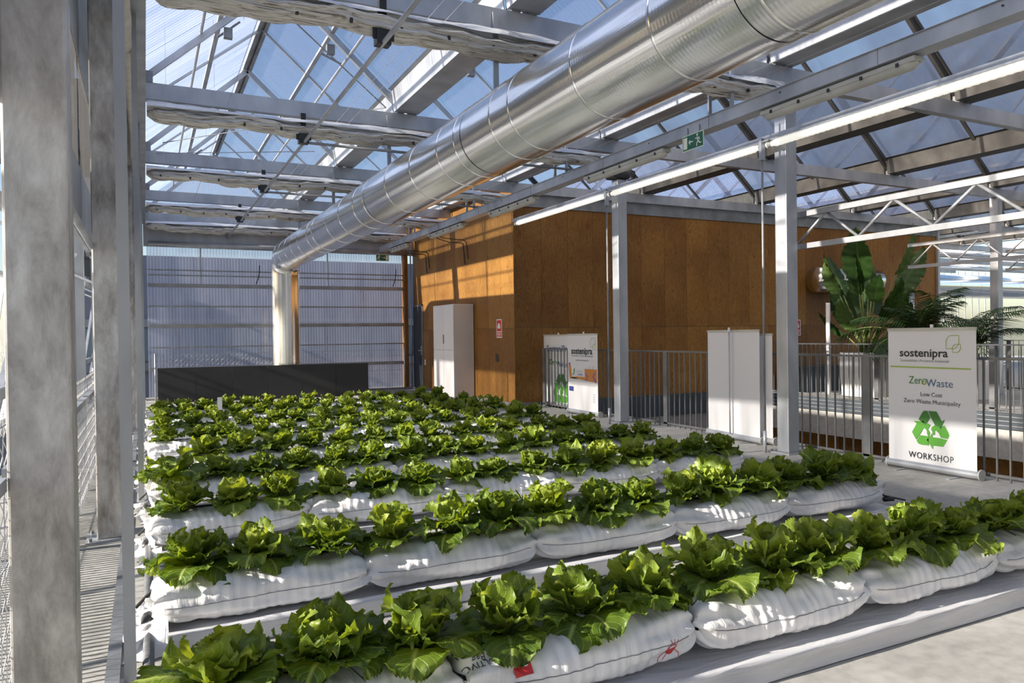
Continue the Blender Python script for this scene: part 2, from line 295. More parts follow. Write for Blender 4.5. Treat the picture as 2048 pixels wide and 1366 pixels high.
# ------------------------------------------------------------------ mesh helpers
class MB:
    def __init__(s): s.v = []; s.f = []; s.uv = None
    def box(s, a, b):
        x0, y0, z0 = a; x1, y1, z1 = b
        i = len(s.v)
        s.v += [(x0, y0, z0), (x1, y0, z0), (x1, y1, z0), (x0, y1, z0), (x0, y0, z1), (x1, y0, z1), (x1, y1, z1), (x0, y1, z1)]
        s.f += [tuple(i + k for k in q) for q in ((3, 2, 1, 0), (4, 5, 6, 7), (0, 1, 5, 4), (1, 2, 6, 5), (2, 3, 7, 6), (3, 0, 4, 7))]
        return s
    def bar(s, p0, p1, w_, h, upv=(0, 0, 1)):
        p0 = Vector(p0); p1 = Vector(p1); d = (p1 - p0).normalized(); upv = Vector(upv)
        if abs(d.dot(upv)) > .98: upv = Vector((0, 1, 0))
        sd_ = d.cross(upv).normalized(); u_ = sd_.cross(d)
        i = len(s.v)
        for p_ in (p0, p1):
            for a, b_ in ((-1, -1), (1, -1), (1, 1), (-1, 1)):
                s.v.append(tuple(p_ + sd_ * (a * w_ / 2) + u_ * (b_ * h / 2)))
        s.f += [tuple(i + k for k in q) for q in ((0, 1, 2, 3), (7, 6, 5, 4), (0, 4, 5, 1), (1, 5, 6, 2), (2, 6, 7, 3), (3, 7, 4, 0))]
        return s
    def tube(s, pts, r, n_=8, cap=True):
        pts = [Vector(p_) for p_ in pts]; rs = r if isinstance(r, (list, tuple)) else [r] * len(pts)
        i0 = len(s.v); t0 = (pts[1] - pts[0]).normalized()
        nrm = Vector((0, 0, 1)) if abs(t0.z) < .9 else Vector((1, 0, 0)); nrm = (nrm - t0 * nrm.dot(t0)).normalized()
        for k, p_ in enumerate(pts):
            if k == 0: t = t0
            elif k == len(pts) - 1: t = (pts[k] - pts[k - 1]).normalized()
            else: t = (pts[k + 1] - pts[k - 1]).normalized()
            nrm = (nrm - t * nrm.dot(t)).normalized(); bn = t.cross(nrm)
            for j in range(n_):
                a = 2 * pi * j / n_
                s.v.append(tuple(p_ + (nrm * cos(a) + bn * sin(a)) * rs[k]))
        for k in range(len(pts) - 1):
            for j in range(n_):
                a = i0 + k * n_ + j; b_ = i0 + k * n_ + (j + 1) % n_
                s.f.append((a, b_, b_ + n_, a + n_))
        if cap:
            s.f.append(tuple(i0 + j for j in range(n_ - 1, -1, -1)))
            e = i0 + (len(pts) - 1) * n_; s.f.append(tuple(e + j for j in range(n_)))
        return s
    def grid(s, fn, nu, nv, closed_u=False, uv=False):
        i0 = len(s.v)
        if uv and s.uv is None: s.uv = []
        for j in range(nv):
            for i in range(nu):
                s.v.append(tuple(fn(i / (nu if closed_u else nu - 1), j / (nv - 1))))
                if s.uv is not None: s.uv.append((i / (nu - 1), j / (nv - 1)))
        for j in range(nv - 1):
            for i in range(nu if closed_u else nu - 1):
                a = i0 + j * nu + i; b_ = i0 + j * nu + (i + 1) % nu
                s.f.append((a, b_, b_ + nu, a + nu))
        return s
    def mesh(s, name, mat, smooth=False):
        me = bpy.data.meshes.new(name); me.from_pydata(s.v, [], s.f); me.materials.append(mat)
        if smooth: me.polygons.foreach_set('use_smooth', [True] * len(me.polygons))
        if s.uv is not None:
            ul = me.uv_layers.new(name='UVMap')
            idx = [0] * len(me.loops); me.loops.foreach_get('vertex_index', idx)
            fl = []
            for k in idx: fl += s.uv[k]
            ul.data.foreach_set('uv', fl)
        me.update(); return me
    def build(s, name, mat, parent=None, smooth=False, loc=None):
        o = bpy.data.objects.new(name, s.mesh(name, mat, smooth)); COL.objects.link(o)
        if parent: o.parent = parent
        if loc: o.location = loc
        return o

def link_mesh(name, me, parent=None, loc=None, rot=None):
    o = bpy.data.objects.new(name, me); COL.objects.link(o)
    if parent: o.parent = parent
    if loc is not None: o.location = loc
    if rot is not None: o.rotation_euler = rot
    return o

def tag(o, label=None, cat=None, group=None, kind=None):
    if label: o['label'] = label
    if cat: o['category'] = cat
    if group: o['group'] = group
    if kind: o['kind'] = kind
    return o

def empty(name, loc=(0, 0, 0), rz=0., label=None, cat=None, group=None, kind=None):
    o = bpy.data.objects.new(name, None); COL.objects.link(o); o.location = loc; o.rotation_euler = (0, 0, rz)
    o.empty_display_size = .1
    return tag(o, label, cat, group, kind)

def kids(o): return list(o.children)
def copy_tree(o, parent=None):
    c = o.copy(); COL.objects.link(c); c.parent = parent
    for ch in kids(o): copy_tree(ch, c)
    return c

def bevel(o, wd=.004, seg=2):
    b_ = o.modifiers.new('bevel', 'BEVEL'); b_.width = wd; b_.segments = seg; b_.limit_method = 'ANGLE'
    return o

ORD = ['first', 'second', 'third', 'fourth', 'fifth', 'sixth', 'seventh', 'eighth', 'ninth', 'tenth', 'eleventh', 'twelfth', 'thirteenth', 'fourteenth', 'fifteenth']

# ------------------------------------------------------------------ setting: floor and void
FR = [-4.1, -.7, 2.7, 6.1, 9.5, 12.9, 16.3, 19.15]       # frame lines
GX = [0.0, 3.17, 6.42, 9.66, 12.9, 16.14, 19.38, 22.62, 25.86]
floor = empty('floor', kind='structure')
MB().box((-.12, -4, -.3), (7.12, 19.2, 0)).build('slab', M['concrete'], floor)
MB().box((-1.4, -4, -.34), (-.16, 19.2, -.03)).build('walkway_slab', M['concrete'], floor)
MB().box((12.75, -4, -.3), (27, 27, 0)).build('far_slab', M['concrete'], floor)
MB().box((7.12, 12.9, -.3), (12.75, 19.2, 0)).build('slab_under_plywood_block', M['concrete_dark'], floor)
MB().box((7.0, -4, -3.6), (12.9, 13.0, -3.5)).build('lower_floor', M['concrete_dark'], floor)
# fine ridges across the walkway and the left strip of the floor
rg = MB()
y = 1.6
while y < 9.4:
    rg.box((-.95, y, -.031), (-.17, y + .022, -.024)); y += .05
o = rg.build('walkway_ridges', M['concrete'], floor); o['kind'] = 'stuff'
rg = MB(); y = 1.5
while y < 3.45:
    rg.box((.10, y, -.001), (1.7, y + .020, .0025)); y += .045
o = rg.build('floor_ridges', M['concrete'], floor); o['kind'] = 'stuff'
# edge profile between walkway and floor
MB().box((-.17, -4, -.03), (-.115, 19.1, .012)).build('edge_profile', M['steel_dark'], floor)
for yy in (2.68, 6.06, 9.46, 12.86, 16.26):
    MB().box((-.5, yy - .28, -.031), (-.05, yy - .24, -.018)).build('slab_joint', M['steel_dark'], floor)

# void edges
vd = empty('trim_1', kind='structure')
MB().box((12.70, -4, -.27), (12.76, 12.9, .0)).build('dark_fascia', M['void_dark'], vd)
MB().box((12.74, -4, -.78), (13.1, 12.9, -.27)).build('concrete_beam', M['concrete'], vd)
MB().box((7.10, -4, -.27), (7.14, 12.9, -.01)).build('near_fascia', M['void_dark'], vd)
MB().box((7.0, 12.86, -.40), (12.74, 12.90, .05)).build('end_fascia', M['void_dark'], vd)
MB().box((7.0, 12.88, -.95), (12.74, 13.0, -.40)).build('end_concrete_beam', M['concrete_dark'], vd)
k = 0
for i in range(17):
    y0 = -4 + i
    MB().box((13.2, y0 + .006, -2.2), (13.24, y0 + .994, -.80)).build('plywood_panel', M['ply'], vd)
for i in range(6):
    MB().box((7.0 + i * .96, 13.02, -3.4), (7.0 + i * .96 + .95, 13.05, -.96)).build('plywood_panel', M['ply'], vd)
# shallow flange slats on the dark fascia
for i in range(3):
    MB().box((12.685, -4, -.07 - i * .075), (12.705, 12.85, -.055 - i * .075)).build('fascia_lip', M['steel_dark'], vd)

# ------------------------------------------------------------------ plywood block (walls)
wr = empty('wall_right', kind='structure'); wf = empty('wall_front', kind='structure')
ZS, ZT = 1.53, 3.94
MB().box((6.52, 12.98, 0), (19.4, 19.1, 3.9)).build('core', M['steel_dark'], wf)
y = 12.96; i = 0
while y < 19.0:
    y1 = min(y + .61, 19.05)
    if y < 18.2:
        MB().box((6.49 + random.uniform(0, .003), y + .0025, .06), (6.525, y1 - .0025, ZS - .003)).build('plywood_panel', M['ply'], wr)
    MB().box((6.49 + random.uniform(0, .003), y + .0025, (2.2 if y > 18.1 else ZS) + .003), (6.525, y1 - .0025, ZT + .52)).build('plywood_panel', M['ply'], wr)
    y = y1
x = 6.49
while x < 19.3:
    x1 = min(x + .61, 19.4)
    MB().box((x + .0025, 12.955 + random.uniform(0, .003), .06), (x1 - .0025, 12.985, ZS - .003)).build('plywood_panel', M['ply'], wf)
    MB().box((x + .0025, 12.955 + random.uniform(0, .003), ZS + .003), (x1 - .0025, 12.985, ZT)).build('plywood_panel', M['ply'], wf)
    x = x1
MB().box((6.46, 12.93, ZT - .02), (19.4, 13.0, 4.16)).build('metal_flashing', M['steel_dark'], wf)
MB().box((19.38, 12.9, 0), (19.46, 12.99, 4.16)).build('corner_trim', M['steel'], wf)
MB().box((6.475, 12.945, .0), (6.50, 12.97, 3.95)).build('corner_trim', M['ply'], wf)

# ------------------------------------------------------------------ ceiling : roof frames, gutters, sheets
ce = empty('ceiling', kind='structure')
ZB0, ZB1 = 4.16, 4.35; ZG = 4.46; ZR = 5.84
for f in FR:
    x1 = 26 if f < 13 or f > 30 else 6.6
    MB().box((.0, f - .05, ZB0), (x1, f + .05, ZB1)).build('tie_beam', M['steel'], ce)
for f in FR:
    for g in range(len(GX) - 1):
        if f > 13 and g > 7: continue
        xa, xb = GX[g], GX[g + 1]; xm = (xa + xb) / 2
        lo, hi = xa + .10, xb - .10
        rm_ = M['steel'] if g < 2 else M['steel_shade']
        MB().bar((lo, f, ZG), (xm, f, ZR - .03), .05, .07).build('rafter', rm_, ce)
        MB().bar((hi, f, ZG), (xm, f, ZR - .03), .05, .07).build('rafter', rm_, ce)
        mb = MB(); mb.box((lo - .06, f - .06, ZB1), (lo + .03, f + .06, ZG + .02)); mb.box((hi - .03, f - .06, ZB1), (hi + .06, f + .06, ZG + .02)); mb.build('rafter_foot', M['steel_dark'], ce)
# gutters (hollow boxes with flanged lips)
def gutter(x, y0, y1):
    mb = MB(); t = .006
    prof = [(-.25, 4.66), (-.20, 4.64), (-.165, 4.37), (.165, 4.37), (.20, 4.64), (.25, 4.66)]
    i0 = len(mb.v)
    for yy in (y0, y1):
        for px_, pz in prof: mb.v.append((x + px_, yy, pz))
        for px_, pz in reversed(prof): mb.v.append((x + px_ * .96, yy, pz + t))
    n_ = 12
    for j in range(n_): mb.f.append((j, (j + 1) % n_, n_ + (j + 1) % n_, n_ + j))
    for e in range(5):
        mb.f.append((e, 11 - e, 10 - e, e + 1)); mb.f.append((n_ + e, n_ + e + 1, n_ + 10 - e, n_ + 11 - e))
    return mb.build('gutter', M['steel'] if x < 7 else M['steel_shade'], ce)
for gi, gx in enumerate(GX[1:]):
    for a, b_ in zip(FR[:-1], FR[1:]):
        gutter(gx, a + .03, b_ - .03)
# ridge bars, mid purlins, glazing bars, sheets
YMIN, YMAX = FR[0], FR[-1]
for g in range(len(GX) - 1):
    xa, xb = GX[g], GX[g + 1]; xm = (xa + xb) / 2
    mb = MB(); mb.box((xm - .07, YMIN, ZR - .02), (xm - .02, YMAX, ZR + .06)); mb.box((xm + .02, YMIN, ZR - .02), (xm + .07, YMAX, ZR + .06)); mb.box((xm - .02, YMIN, ZR + .02), (xm + .02, YMAX, ZR + .03))
    mb.build('ridge_bar', M['steel_dark'], ce)
    for sgn in (-1, 1):
        ex = xa + (.2 if xa > 1 else .03) if sgn < 0 else xb - .2
        def P(t): return (ex + (xm - ex) * t, 4.64 + (ZR + .05 - 4.64) * t)
        px_, pz = P(.55)
        if g < 2: MB().bar((px_, YMIN, pz - .03), (px_, YMAX, pz - .03), .055, .04).build('purlin', M['steel'], ce)
        px_, pz = P(.40)
        if g < 2: MB().tube([(px_ + .0, YMIN, pz - .12), (px_, YMAX, pz - .12)], .018, 6).build('vent_rod', M['steel'], ce)
        # sheets, each panel its own piece
        for a, b_ in zip(FR[:-1], FR[1:]):
            c = (a + b_) / 2
            for q0, q1 in ((a, c), (c, b_)):
                film = xa > 6.0
                for t0_, t1_ in (((0, 1),) if film else ((0, .55), (.55, 1))):
                    (ax, az), (bx, bz) = P(t0_), P(t1_)
                    mb = MB(); up_ = .012 if t0_ > 0 else 0.
                    ny = 2
                    mb.v = [(ax, q0 + .012, az + up_), (ax, q1 - .012, az + up_), (bx, q1 - .012, bz + up_), (bx, q0 + .012, bz + up_)]
                    mb.f = [(0, 1, 2, 3)]
                    if film and (a + b_) / 2 > 12.9 and xa < 19: mt_ = M['roof_poly']
                    else: mt_ = M['film'] if film else M['roof_poly']
                    mb.build('roof_sheet', mt_, ce)
            # glazing bars
            for q in ((a + b_) / 2,):
                (ax, az), (bx, bz) = P(0), P(1)
                MB().bar((ax, q, az - .02), (bx, q, bz - .02), .035 if xa < 6 else .06, .03).build('glazing_bar', M['steel'] if xa < 6 else M['steel_shade'], ce)
            if xa > 6:
                (ax, az), (bx, bz) = P(0), P(1)
                MB().bar((ax, b_ - .02, az - .02), (bx, b_ - .02, bz - .02), .07, .04).build('glazing_bar', M['steel_shade'], ce)
# gable infill above tie beams at the far end and over plywood block
for g in range(2):
    xa, xb = GX[g], GX[g + 1]; xm = (xa + xb) / 2
    mb = MB(); mb.v = [(xa, 19.2, 4.35), (xb, 19.2, 4.35), (xb, 19.2, 4.62), (xm, 19.2, ZR), (xa, 19.2, 4.62)]; mb.f = [(0, 1, 2, 3, 4)]
    mb.build('gable_sheet', M['wall_poly'], ce)
# big valley-side closure: eaves rail on the left
MB().box((-.20, YMIN, 4.08), (.05, YMAX, 4.66)).build('eaves_channel', M['steel'], ce)

# cross bracing rods and thin support wires
br = MB()
br.tube([(.35, 6.1, 4.55), (2.9, 9.5, 4.42)], .008, 5); br.tube([(.3, 12.9, 4.5), (2.9, 9.5, 4.42)], .007, 5)
br.tube([(.2, 12.8, 4.30), (2.6, 12.6, 4.52)], .006, 5)
br.build('bracing_rod', M['steel_dark'], ce)
wr_ = MB()
for xx in (.9, 2.2, 2.35, 3.6, 4.6, 4.75, 5.7, 5.9):
    wr_.tube([(xx, FR[2], 4.10), (xx, 19, 4.10)], .0025, 4)
for xx, yy in ((.25, 9.0), (.75, 9.0), (.3, 12.4), (.9, 12.4)):
    wr_.tube([(xx, yy, 3.95), (xx, yy, 5.0)], .0018, 3)
o = wr_.build('support_wires', M['wire'], ce); o['kind'] = 'stuff'
for f in (6.1, 9.5, 12.9, 16.3):
    for g in range(2):
        xm = (GX[g] + GX[g + 1]) / 2
        for sgn in (-1, 1):
            kx = xm + sgn * .62
            mb = MB(); mb.tube([(kx - .12, f + .12, 5.05), (kx + .14, f + .12, 5.28 if sgn < 0 else 4.95)], .014, 6)
            mb.box((kx - .05, f + .07, 5.05), (kx + .05, f + .15, 5.17)); mb.build('rack_drive', M['steel_dark'], ce)

# ------------------------------------------------------------------ far wall
wb = empty('wall_back', kind='structure')
xs = [.06 + i * 1.02 for i in range(7)]; xs[-1] = 6.22
for a, b_ in zip(xs[:-1], xs[1:]):
    for z0, z1 in ((.0, 1.78), (1.79, 3.56)):
        mb = MB(); mb.v = [(a + .004, 19.1, z0), (b_ - .004, 19.1, z0), (b_ - .004, 19.1, z1), (a + .004, 19.1, z1)]; mb.f = [(0, 1, 2, 3)]
        mb.build('wall_sheet', M['wall_poly'], wb)
for z, h in ((3.02, .03), (2.90, .03), (2.66, .09), (2.17, .035), (1.71, .09), (1.21, .03), (.70, .085)):
    MB().box((.08, 19.0, z - h / 2), (6.2, 19.06, z + h / 2)).build('girt', M['steel_mid'], wb)
for xx in (1.2, 4.2):
    MB().box((xx, 19.05, 2.66), (xx + .03, 19.09, 3.56)).build('mullion', M['steel'], wb)
MB().box((.0, 18.98, 3.56), (6.6, 19.12, 4.16)).build('eaves_panel', M['steel'], wb)
MB().tube([(.1, 18.92, 3.62), (6.3, 18.92, 3.62)], .05, 10).build('cable_pipe', M['steel'], wb, True)
MB().box((6.2, 18.9, 0), (6.30, 19.12, 3.6)).build('end_post', M['ply'], wb)
MB().box((.0, 18.85, 0), (6.4, 19.15, .05)).build('sill', M['concrete'], wb)
MB().tube([(6.38, 18.9, 0), (6.38, 18.9, 3.75)], .018, 8).build('conduit', M['steel'], wb, True)
for xx in (2.45, 5.9):
    MB().tube([(xx, 18.96, 2.72), (xx + .05, 18.95, 2.84), (xx + .08, 18.95, 3.0), (xx + .09, 18.95, 3.18)], .012, 6).build('opening_lever', M['black'], wb, True)

# ------------------------------------------------------------------ left wall
wl = empty('wall_left', kind='structure')
for a, b_ in zip(FR[:-1], FR[1:]):
    for z0, z1, mt_ in ((2.12, 2.62, 'steel'), (3.42, 4.62, 'steel')):
        MB().box((-.42, a + .005, z0), (-.39, b_ - .005, z1)).build('wall_panel', M[mt_], wl)
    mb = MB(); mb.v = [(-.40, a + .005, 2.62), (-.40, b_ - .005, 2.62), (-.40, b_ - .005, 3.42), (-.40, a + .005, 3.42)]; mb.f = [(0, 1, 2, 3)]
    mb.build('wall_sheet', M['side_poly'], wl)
    MB().box((-.41, a + .09, .96), (-.37, b_ - .09, 1.0)).build('mid_rail', M['steel'], wl)
MB().tube([(-.33, 2.85, 2.07), (-.33, 19, 2.07)], .022, 8).build('side_roll_pipe', M['steel'], wl, True)
for f in FR[2:]:
    # cross panel and lintel to the outer frame
    MB().box((-1.1, f - .02, 3.22), (-.42, f + .02, 4.3)).build('cross_panel', M['side_poly'], wl)
    MB().box((-1.1, f - .04, 3.0), (-.42, f + .04, 3.2)).build('cross_lintel', M['steel'], wl)
    MB().box((-1.1, f - .02, 2.62), (-.42, f + .02, 2.98)).build('cross_panel', M['side_poly'], wl)
    MB().box((-.72, f + .02, -.3), (-.60, f + .10, 3.0)).build('outer_post', M['steel'], wl)
    if f > 3: MB().bar((-.62, f, 2.95), (-.40, f + .9, 2.1), .03, .03).build('strut', M['steel_dark'], wl)
    if f > 3: MB().bar((-1.05, f + .05, 2.3), (-.42, f - .05, 2.0), .025, .025).build('strut', M['steel'], wl)
    MB().bar((-1.2, f + 1.5, .55), (-1.0, f + 3.2, 2.6), .05, .05).build('strut', M['steel'], wl)
MB().box((-1.12, 0, 2.55), (-1.06, 19, 2.66)).build('outer_girt', M['steel'], wl)
MB().box((-1.12, 0, .92), (-1.06, 19, 1.02)).build('outer_girt', M['steel'], wl)
for k in range(26):
    y0 = 3 + k * 1.1
    MB().bar((-2.3, y0, -.2), (-2.3, y0 + 2.4, 2.6), .03, .05).build('outer_lattice_bar', M['white_paint'], wl)
M['outer_poly'] = poly_mat('outer_polycarbonate', 1, .09, clear=.86, rib=.3, milky=(.9, .9, .9), gloss=.04, ribop=.1)
for k in range(12):
    mb = MB(); y0 = 2 + k * 2.5; mb.v = [(-2.34, y0, -.3), (-2.34, y0 + 2.48, -.3), (-2.34, y0 + 2.48, 2.6), (-2.34, y0, 2.6)]; mb.f = [(0, 1, 2, 3)]; mb.build('outer_sheet', M['outer_poly'], wl)
MB().box((-2.38, 2, 2.6), (-2.30, 32, 2.68)).build('outer_top_rail', M['white_paint'], wl)

# unseen wall added behind the camera to cut and bounce ambient light
bw = empty('added_wall_behind', kind='structure')
for k in range(24):
    MB().box((-1.2 + k * 1.2, -4.3, -.3 if k < 6 else -3.6), (-1.2 + k * 1.2 + 1.19, -4.24, 4.6)).build('wall_panel', M['white_paint'], bw)  # panels of the added unseen wall

# neighbouring block seen through the far wall
nb = empty('neighbour_building', (0, 0, 0), 0, 'grey neighbouring building with window band beyond the ribbed far wall', 'building')
MB().box((-3, 25, -4), (16, 33, 3.95)).build('facade', noise_mat('facade_render', [(.3, (.17, .18, .23)), (.7, (.21, .22, .27))], .5, .8), nb)
wm = flat('facade_glass', (.16, .22, .27), .2)
for k in range(9):
    MB().box((-2 + k * 1.5, 24.96, .75), (-2 + k * 1.5 + 1.4, 25.02, 1.75)).build('window', wm, nb)
MB().box((-3, 24.9, 1.78), (16, 25.0, 2.02)).build('ledge', flat('facade_ledge', (.30, .31, .33), .7), nb)
MB().box((-3, 24.9, .45), (16, 25.0, .70)).build('ledge', flat('facade_ledge_low', (.24, .245, .27), .7), nb)
hd = MB()
for k in range(2500):
    a = Vector((random.gauss(-4.6, .35), random.uniform(6, 34), random.uniform(-.4, 1.0 + .25 * sin(k)))); s_ = random.uniform(.03, .09)
    d1 = Vector((random.uniform(-1, 1), random.uniform(-1, 1), random.uniform(-1, 1))).normalized() * s_; d2 = d1.orthogonal().normalized() * s_ * .7
    i0 = len(hd.v); hd.v += [tuple(a - d1), tuple(a + d2), tuple(a + d1), tuple(a - d2)]; hd.f.append((i0, i0 + 1, i0 + 2, i0 + 3))
o = hd.build('hedge', M['hedge']); tag(o, 'green foliage growing outside behind the left mesh fence', 'hedge', kind='stuff')
MB().box((-30, -10, -4.2), (60, 70, -4.0)).build('ground', M['outside'])['kind'] = 'structure'
MB().box((-7, 0, -4), (-2.9, 34, -.35)).build('outer_terrace', M['outside'])['kind'] = 'structure'

# ------------------------------------------------------------------ steel columns
def column(x0, y0, wx, wy, z1, label, mat='steel', cname='steel_column', grp=None, lip=True, z0=0.):
    t = empty(cname, (x0, y0, z0), 0, label, 'column', grp)
    h = z1 - z0
    mb = MB(); mb.box((-wx / 2, -wy / 2, .012), (wx / 2, wy / 2, h)); o = mb.build('shaft', M[mat], t); bevel(o, .008, 2)
    MB().box((-wx / 2 - .07, -wy / 2 - .07, 0), (wx / 2 + .07, wy / 2 + .07, .012)).build('base_plate', M['steel'], t)
    for a in (-1, 1):
        for b_ in (-1, 1):
            MB().tube([(a * (wx / 2 + .04), b_ * (wy / 2 + .04), .012), (a * (wx / 2 + .04), b_ * (wy / 2 + .04), .035)], .012, 6).build('bolt', M['steel_dark'], t)
    return t
column(-.285, 2.69, .17, .17, 4.1, 'wide galvanised column nearest the camera at the left edge', 'steel_warm', z0=-.03)
column(-.285 + .04, 6.10, .165, .17, 4.1, 'second galvanised column of the left row, beside the mesh fence', 'steel_warm', z0=-.03)
column(-.245, 9.50, .15, .17, 4.1, 'third galvanised column along the left wall', 'steel_warm', z0=-.03)
column(-.225, 12.9, .15, .17, 4.1, 'fourth galvanised column along the left wall', 'steel_warm', z0=-.03)
column(-.225, 16.3, .15, .17, 4.1, 'farthest galvanised column along the left wall', 'steel_warm', z0=-.03)
column(6.62, 6.22, .17, .17, 4.16, 'galvanised column between the blank banner and the green recycling banner')
column(6.70, 9.66, .17, .17, 3.80, 'galvanised column right of the sunlit small poster banner, motor on top')
column(16.2, 9.5, .17, .17, 4.16, 'column far beyond the palms on the right')
# slim door posts on the left row
for k, (x, y, lb) in enumerate([(-.075, 3.42, 'slim steel guide post nearest the camera, left of the lettuce rows'), (-.045, 6.85, 'second slim steel guide post left of the lettuce rows'),
                                (-.04, 10.3, 'third slim steel guide post left of the lettuce rows'), (-.03, 13.7, 'fourth slim steel guide post left of the lettuce rows'), (-.03, 17.1, 'farthest slim steel guide post before the ribbed wall')]):
    t = empty('guide_post', (x, y, 0), 0, lb, 'post')
    mb = MB(); mb.box((-.022, -.025, 0), (.022, -.018, 4.3)); mb.box((-.022, -.018, 0), (-.016, .025, 4.3)); mb.box((.016, -.018, 0), (.022, .025, 4.3))
    mb.build('profile', M['steel'], t); MB().tube([(0, .012, 0), (0, .012, 4.2)], .010, 6).build('inner_pipe', M['steel_warm'], t, True)
# thin guide rods in front of the right columns
for (x, y, z, lb) in [(6.40, 9.56, 3.62, 'thin steel rod standing in front of the far right column'), (6.40, 6.36, 3.62, 'thin steel rod standing in front of the near right column')]:
    t = empty('guide_rod', (x, y, 0), 0, lb, 'rod')
    MB().tube([(0, 0, 0), (0, 0, z)], .013, 8).build('rod', M['steel_dark'], t, True)
    MB().tube([(0, 0, 0), (0, 0, .25)], .02, 8).build('sleeve', M['steel'], t, True)
    MB().box((-.03, -.02, z - .25), (.03, .02, z)).build('top_sleeve', M['steel'], t)
    MB().box((.0, -.012, z - .05), (.14, .012, z - .03)).build('bracket', M['steel'], t)

# ------------------------------------------------------------------ duct
t = empty('ventilation_duct', (0, 0, 0), 0, 'large shiny spiral metal duct running overhead and bending down before the far wall', 'duct')
R_ = .335
A = Vector((2.74, -3.0, 3.10)); B = Vector((3.02, 17.78, 3.32)); dd = (B - A).normalized()
def dpt(y): return A + dd * ((y - A.y) / dd.y)
seams = [-3, -1.6, -.3, 1.0, 1.9, 2.55, 3.3, 4.15, 5.1, 5.45, 6.25, 6.7, 7.55, 8.5, 9.55, 10.1, 11.0, 11.9, 13.1, 13.6, 14.6, 15.4, 16.2, 17.0, 17.78]
for a, b_ in zip(seams[:-1], seams[1:]):
    n_ = max(2, int((b_ - a) / .2))
    MB().tube([dpt(a + (b_ - a) * k / n_) for k in range(n_ + 1)], R_, 64, cap=False).build('duct_section', M['duct'], t, True)
for a in seams[1:]:
    MB().tube([dpt(a - .012), dpt(a - .007), dpt(a + .007), dpt(a + .012)], [R_ + .0005, R_ + .004, R_ + .004, R_ + .0005], 64, cap=False).build('seam_ring', M['duct'], t, True)
# elbow
ctr = B.copy(); re = .42
pts = []
for k in range(13):
    a = k / 12 * pi / 2
    pts.append(B + dd * (re * sin(a)) + Vector((0, 0, -re * (1 - cos(a)))))
for k0, k1 in ((0, 3), (3, 6), (6, 9), (9, 12)):
    MB().tube(pts[k0:k1 + 1], R_, 64, cap=False).build('elbow_section', M['duct'], t, True)
for k in (3, 6, 9, 12):
    d_ = (pts[min(k + 1, 12)] - pts[k - 1]).normalized()
    MB().tube([pts[k] - d_ * .008, pts[k] + d_ * .008], R_ + .006, 64, cap=False).build('seam_ring', M['duct'], t, True)
e = pts[-1]
for z0, z1 in ((e.z, 2.62), (2.62, 1.72), (1.72, .9), (.9, .0)):
    MB().tube([(e.x, e.y, z0), (e.x, e.y, (z0 + z1) / 2), (e.x, e.y, z1)], R_, 64, cap=False).build('riser_section', M['riser'], t, True)
    MB().tube([(e.x, e.y, z1 + .01), (e.x, e.y, z1 - .01)], R_ + .006, 64, cap=False).build('seam_ring', M['duct'], t, True)
for f in FR[2:-1]:
    p_ = dpt(f + .0)
    for s_ in (-.02,):
        MB().box((p_.x + s_, f - .075, p_.z + R_ - .04), (p_.x + s_ + .05, f - .055, 4.30)).build('hanger_strap', M['steel'], t)
    MB().tube([p_ - dd * .02, p_ + dd * .02], R_ + .004, 64, cap=False).build('hanger_band', M['duct'], t, True)

# ------------------------------------------------------------------ folded shade screens under the tie beams
def screen(y, label, x0=.06, x1=6.28, seed=0):
    t = empty('folded_shade_screen', (0, y, 4.0), 0, label, 'curtain')
    rng = random.Random(seed)
    def cl(u, v):
        x = x0 + (x1 - x0) * v; a = u * 2 * pi
        sag = .016 * sin(v * 17 + seed) + .014 * sin(v * 41 + seed * 2) + .02 * abs(sin(v * 18 * pi))
        fold = .018 * sin(7 * a + 3 * noise.noise((x * 1.3, seed, 0))) + .030 * noise.noise((x * 1.5, cos(a) * 2.5, sin(a) * 2.5 + seed)) + .012 * noise.noise((x * 5, cos(a) * 6, sin(a) * 6 + seed))
        e_ = min(1, .35 + min(v, 1 - v) * 40)
        ry = (.135 + fold) * e_; rz = (.072 + fold * .7) * e_
        return (x, ry * cos(a) - .02, rz * sin(a) - sag - .02)
    mb = MB(); mb.grid(cl, 40, 150, closed_u=True); mb.build('screen_cloth', M['screen'], t, True)
    def fl(u, v):
        x = x0 + (x1 - x0) * v; a = u * pi
        w_ = .5 + .5 * noise.noise((x * .9, seed + 5, 0)) + .35 * sin(x * 2.1 + seed)
        hh = .05 + .05 * max(0, w_)
        return (x, .155 * cos(a) + .02 * noise.noise((x * 3, u * 5, seed)), hh * sin(a) + .035 + .012 * noise.noise((x * 4, u * 9, seed + 3)))
    mb = MB(); mb.grid(fl, 14, 120); mb.build('reflective_film', M['screen_film'], t, True)
    x = x0 + .2
    while x < x1:
        me = clip_me if 'clip_me' in globals() else None
        yy = -.115 + rng.uniform(-.02, .03)
        MB().box((x - .012, yy - .03, -.085), (x + .012, yy - .005, -.05)).build('clip', M['black'], t)
        x += .42
    mb = MB()
    for k in range(15):
        xx = x0 + .25 + k * .42; mb.tube([(xx, -.16, -.04), (xx, -.10, -.10), (xx, .1, -.11)], .002, 3)
    mb.build('tie_cords', M['cream'], t)['kind'] = 'stuff'
    return t
screen(6.02, 'folded shade screen nearest the camera, hanging across the top of the view', seed=1)
screen(9.42, 'second folded shade screen behind the nearest one', seed=2)
screen(12.82, 'third folded shade screen from the camera', seed=3)
screen(16.22, 'fourth folded shade screen, ending over the sunlit plywood', seed=4)
screen(18.75, 'last folded shade screen, right above the ribbed far wall', seed=5, x1=6.2)

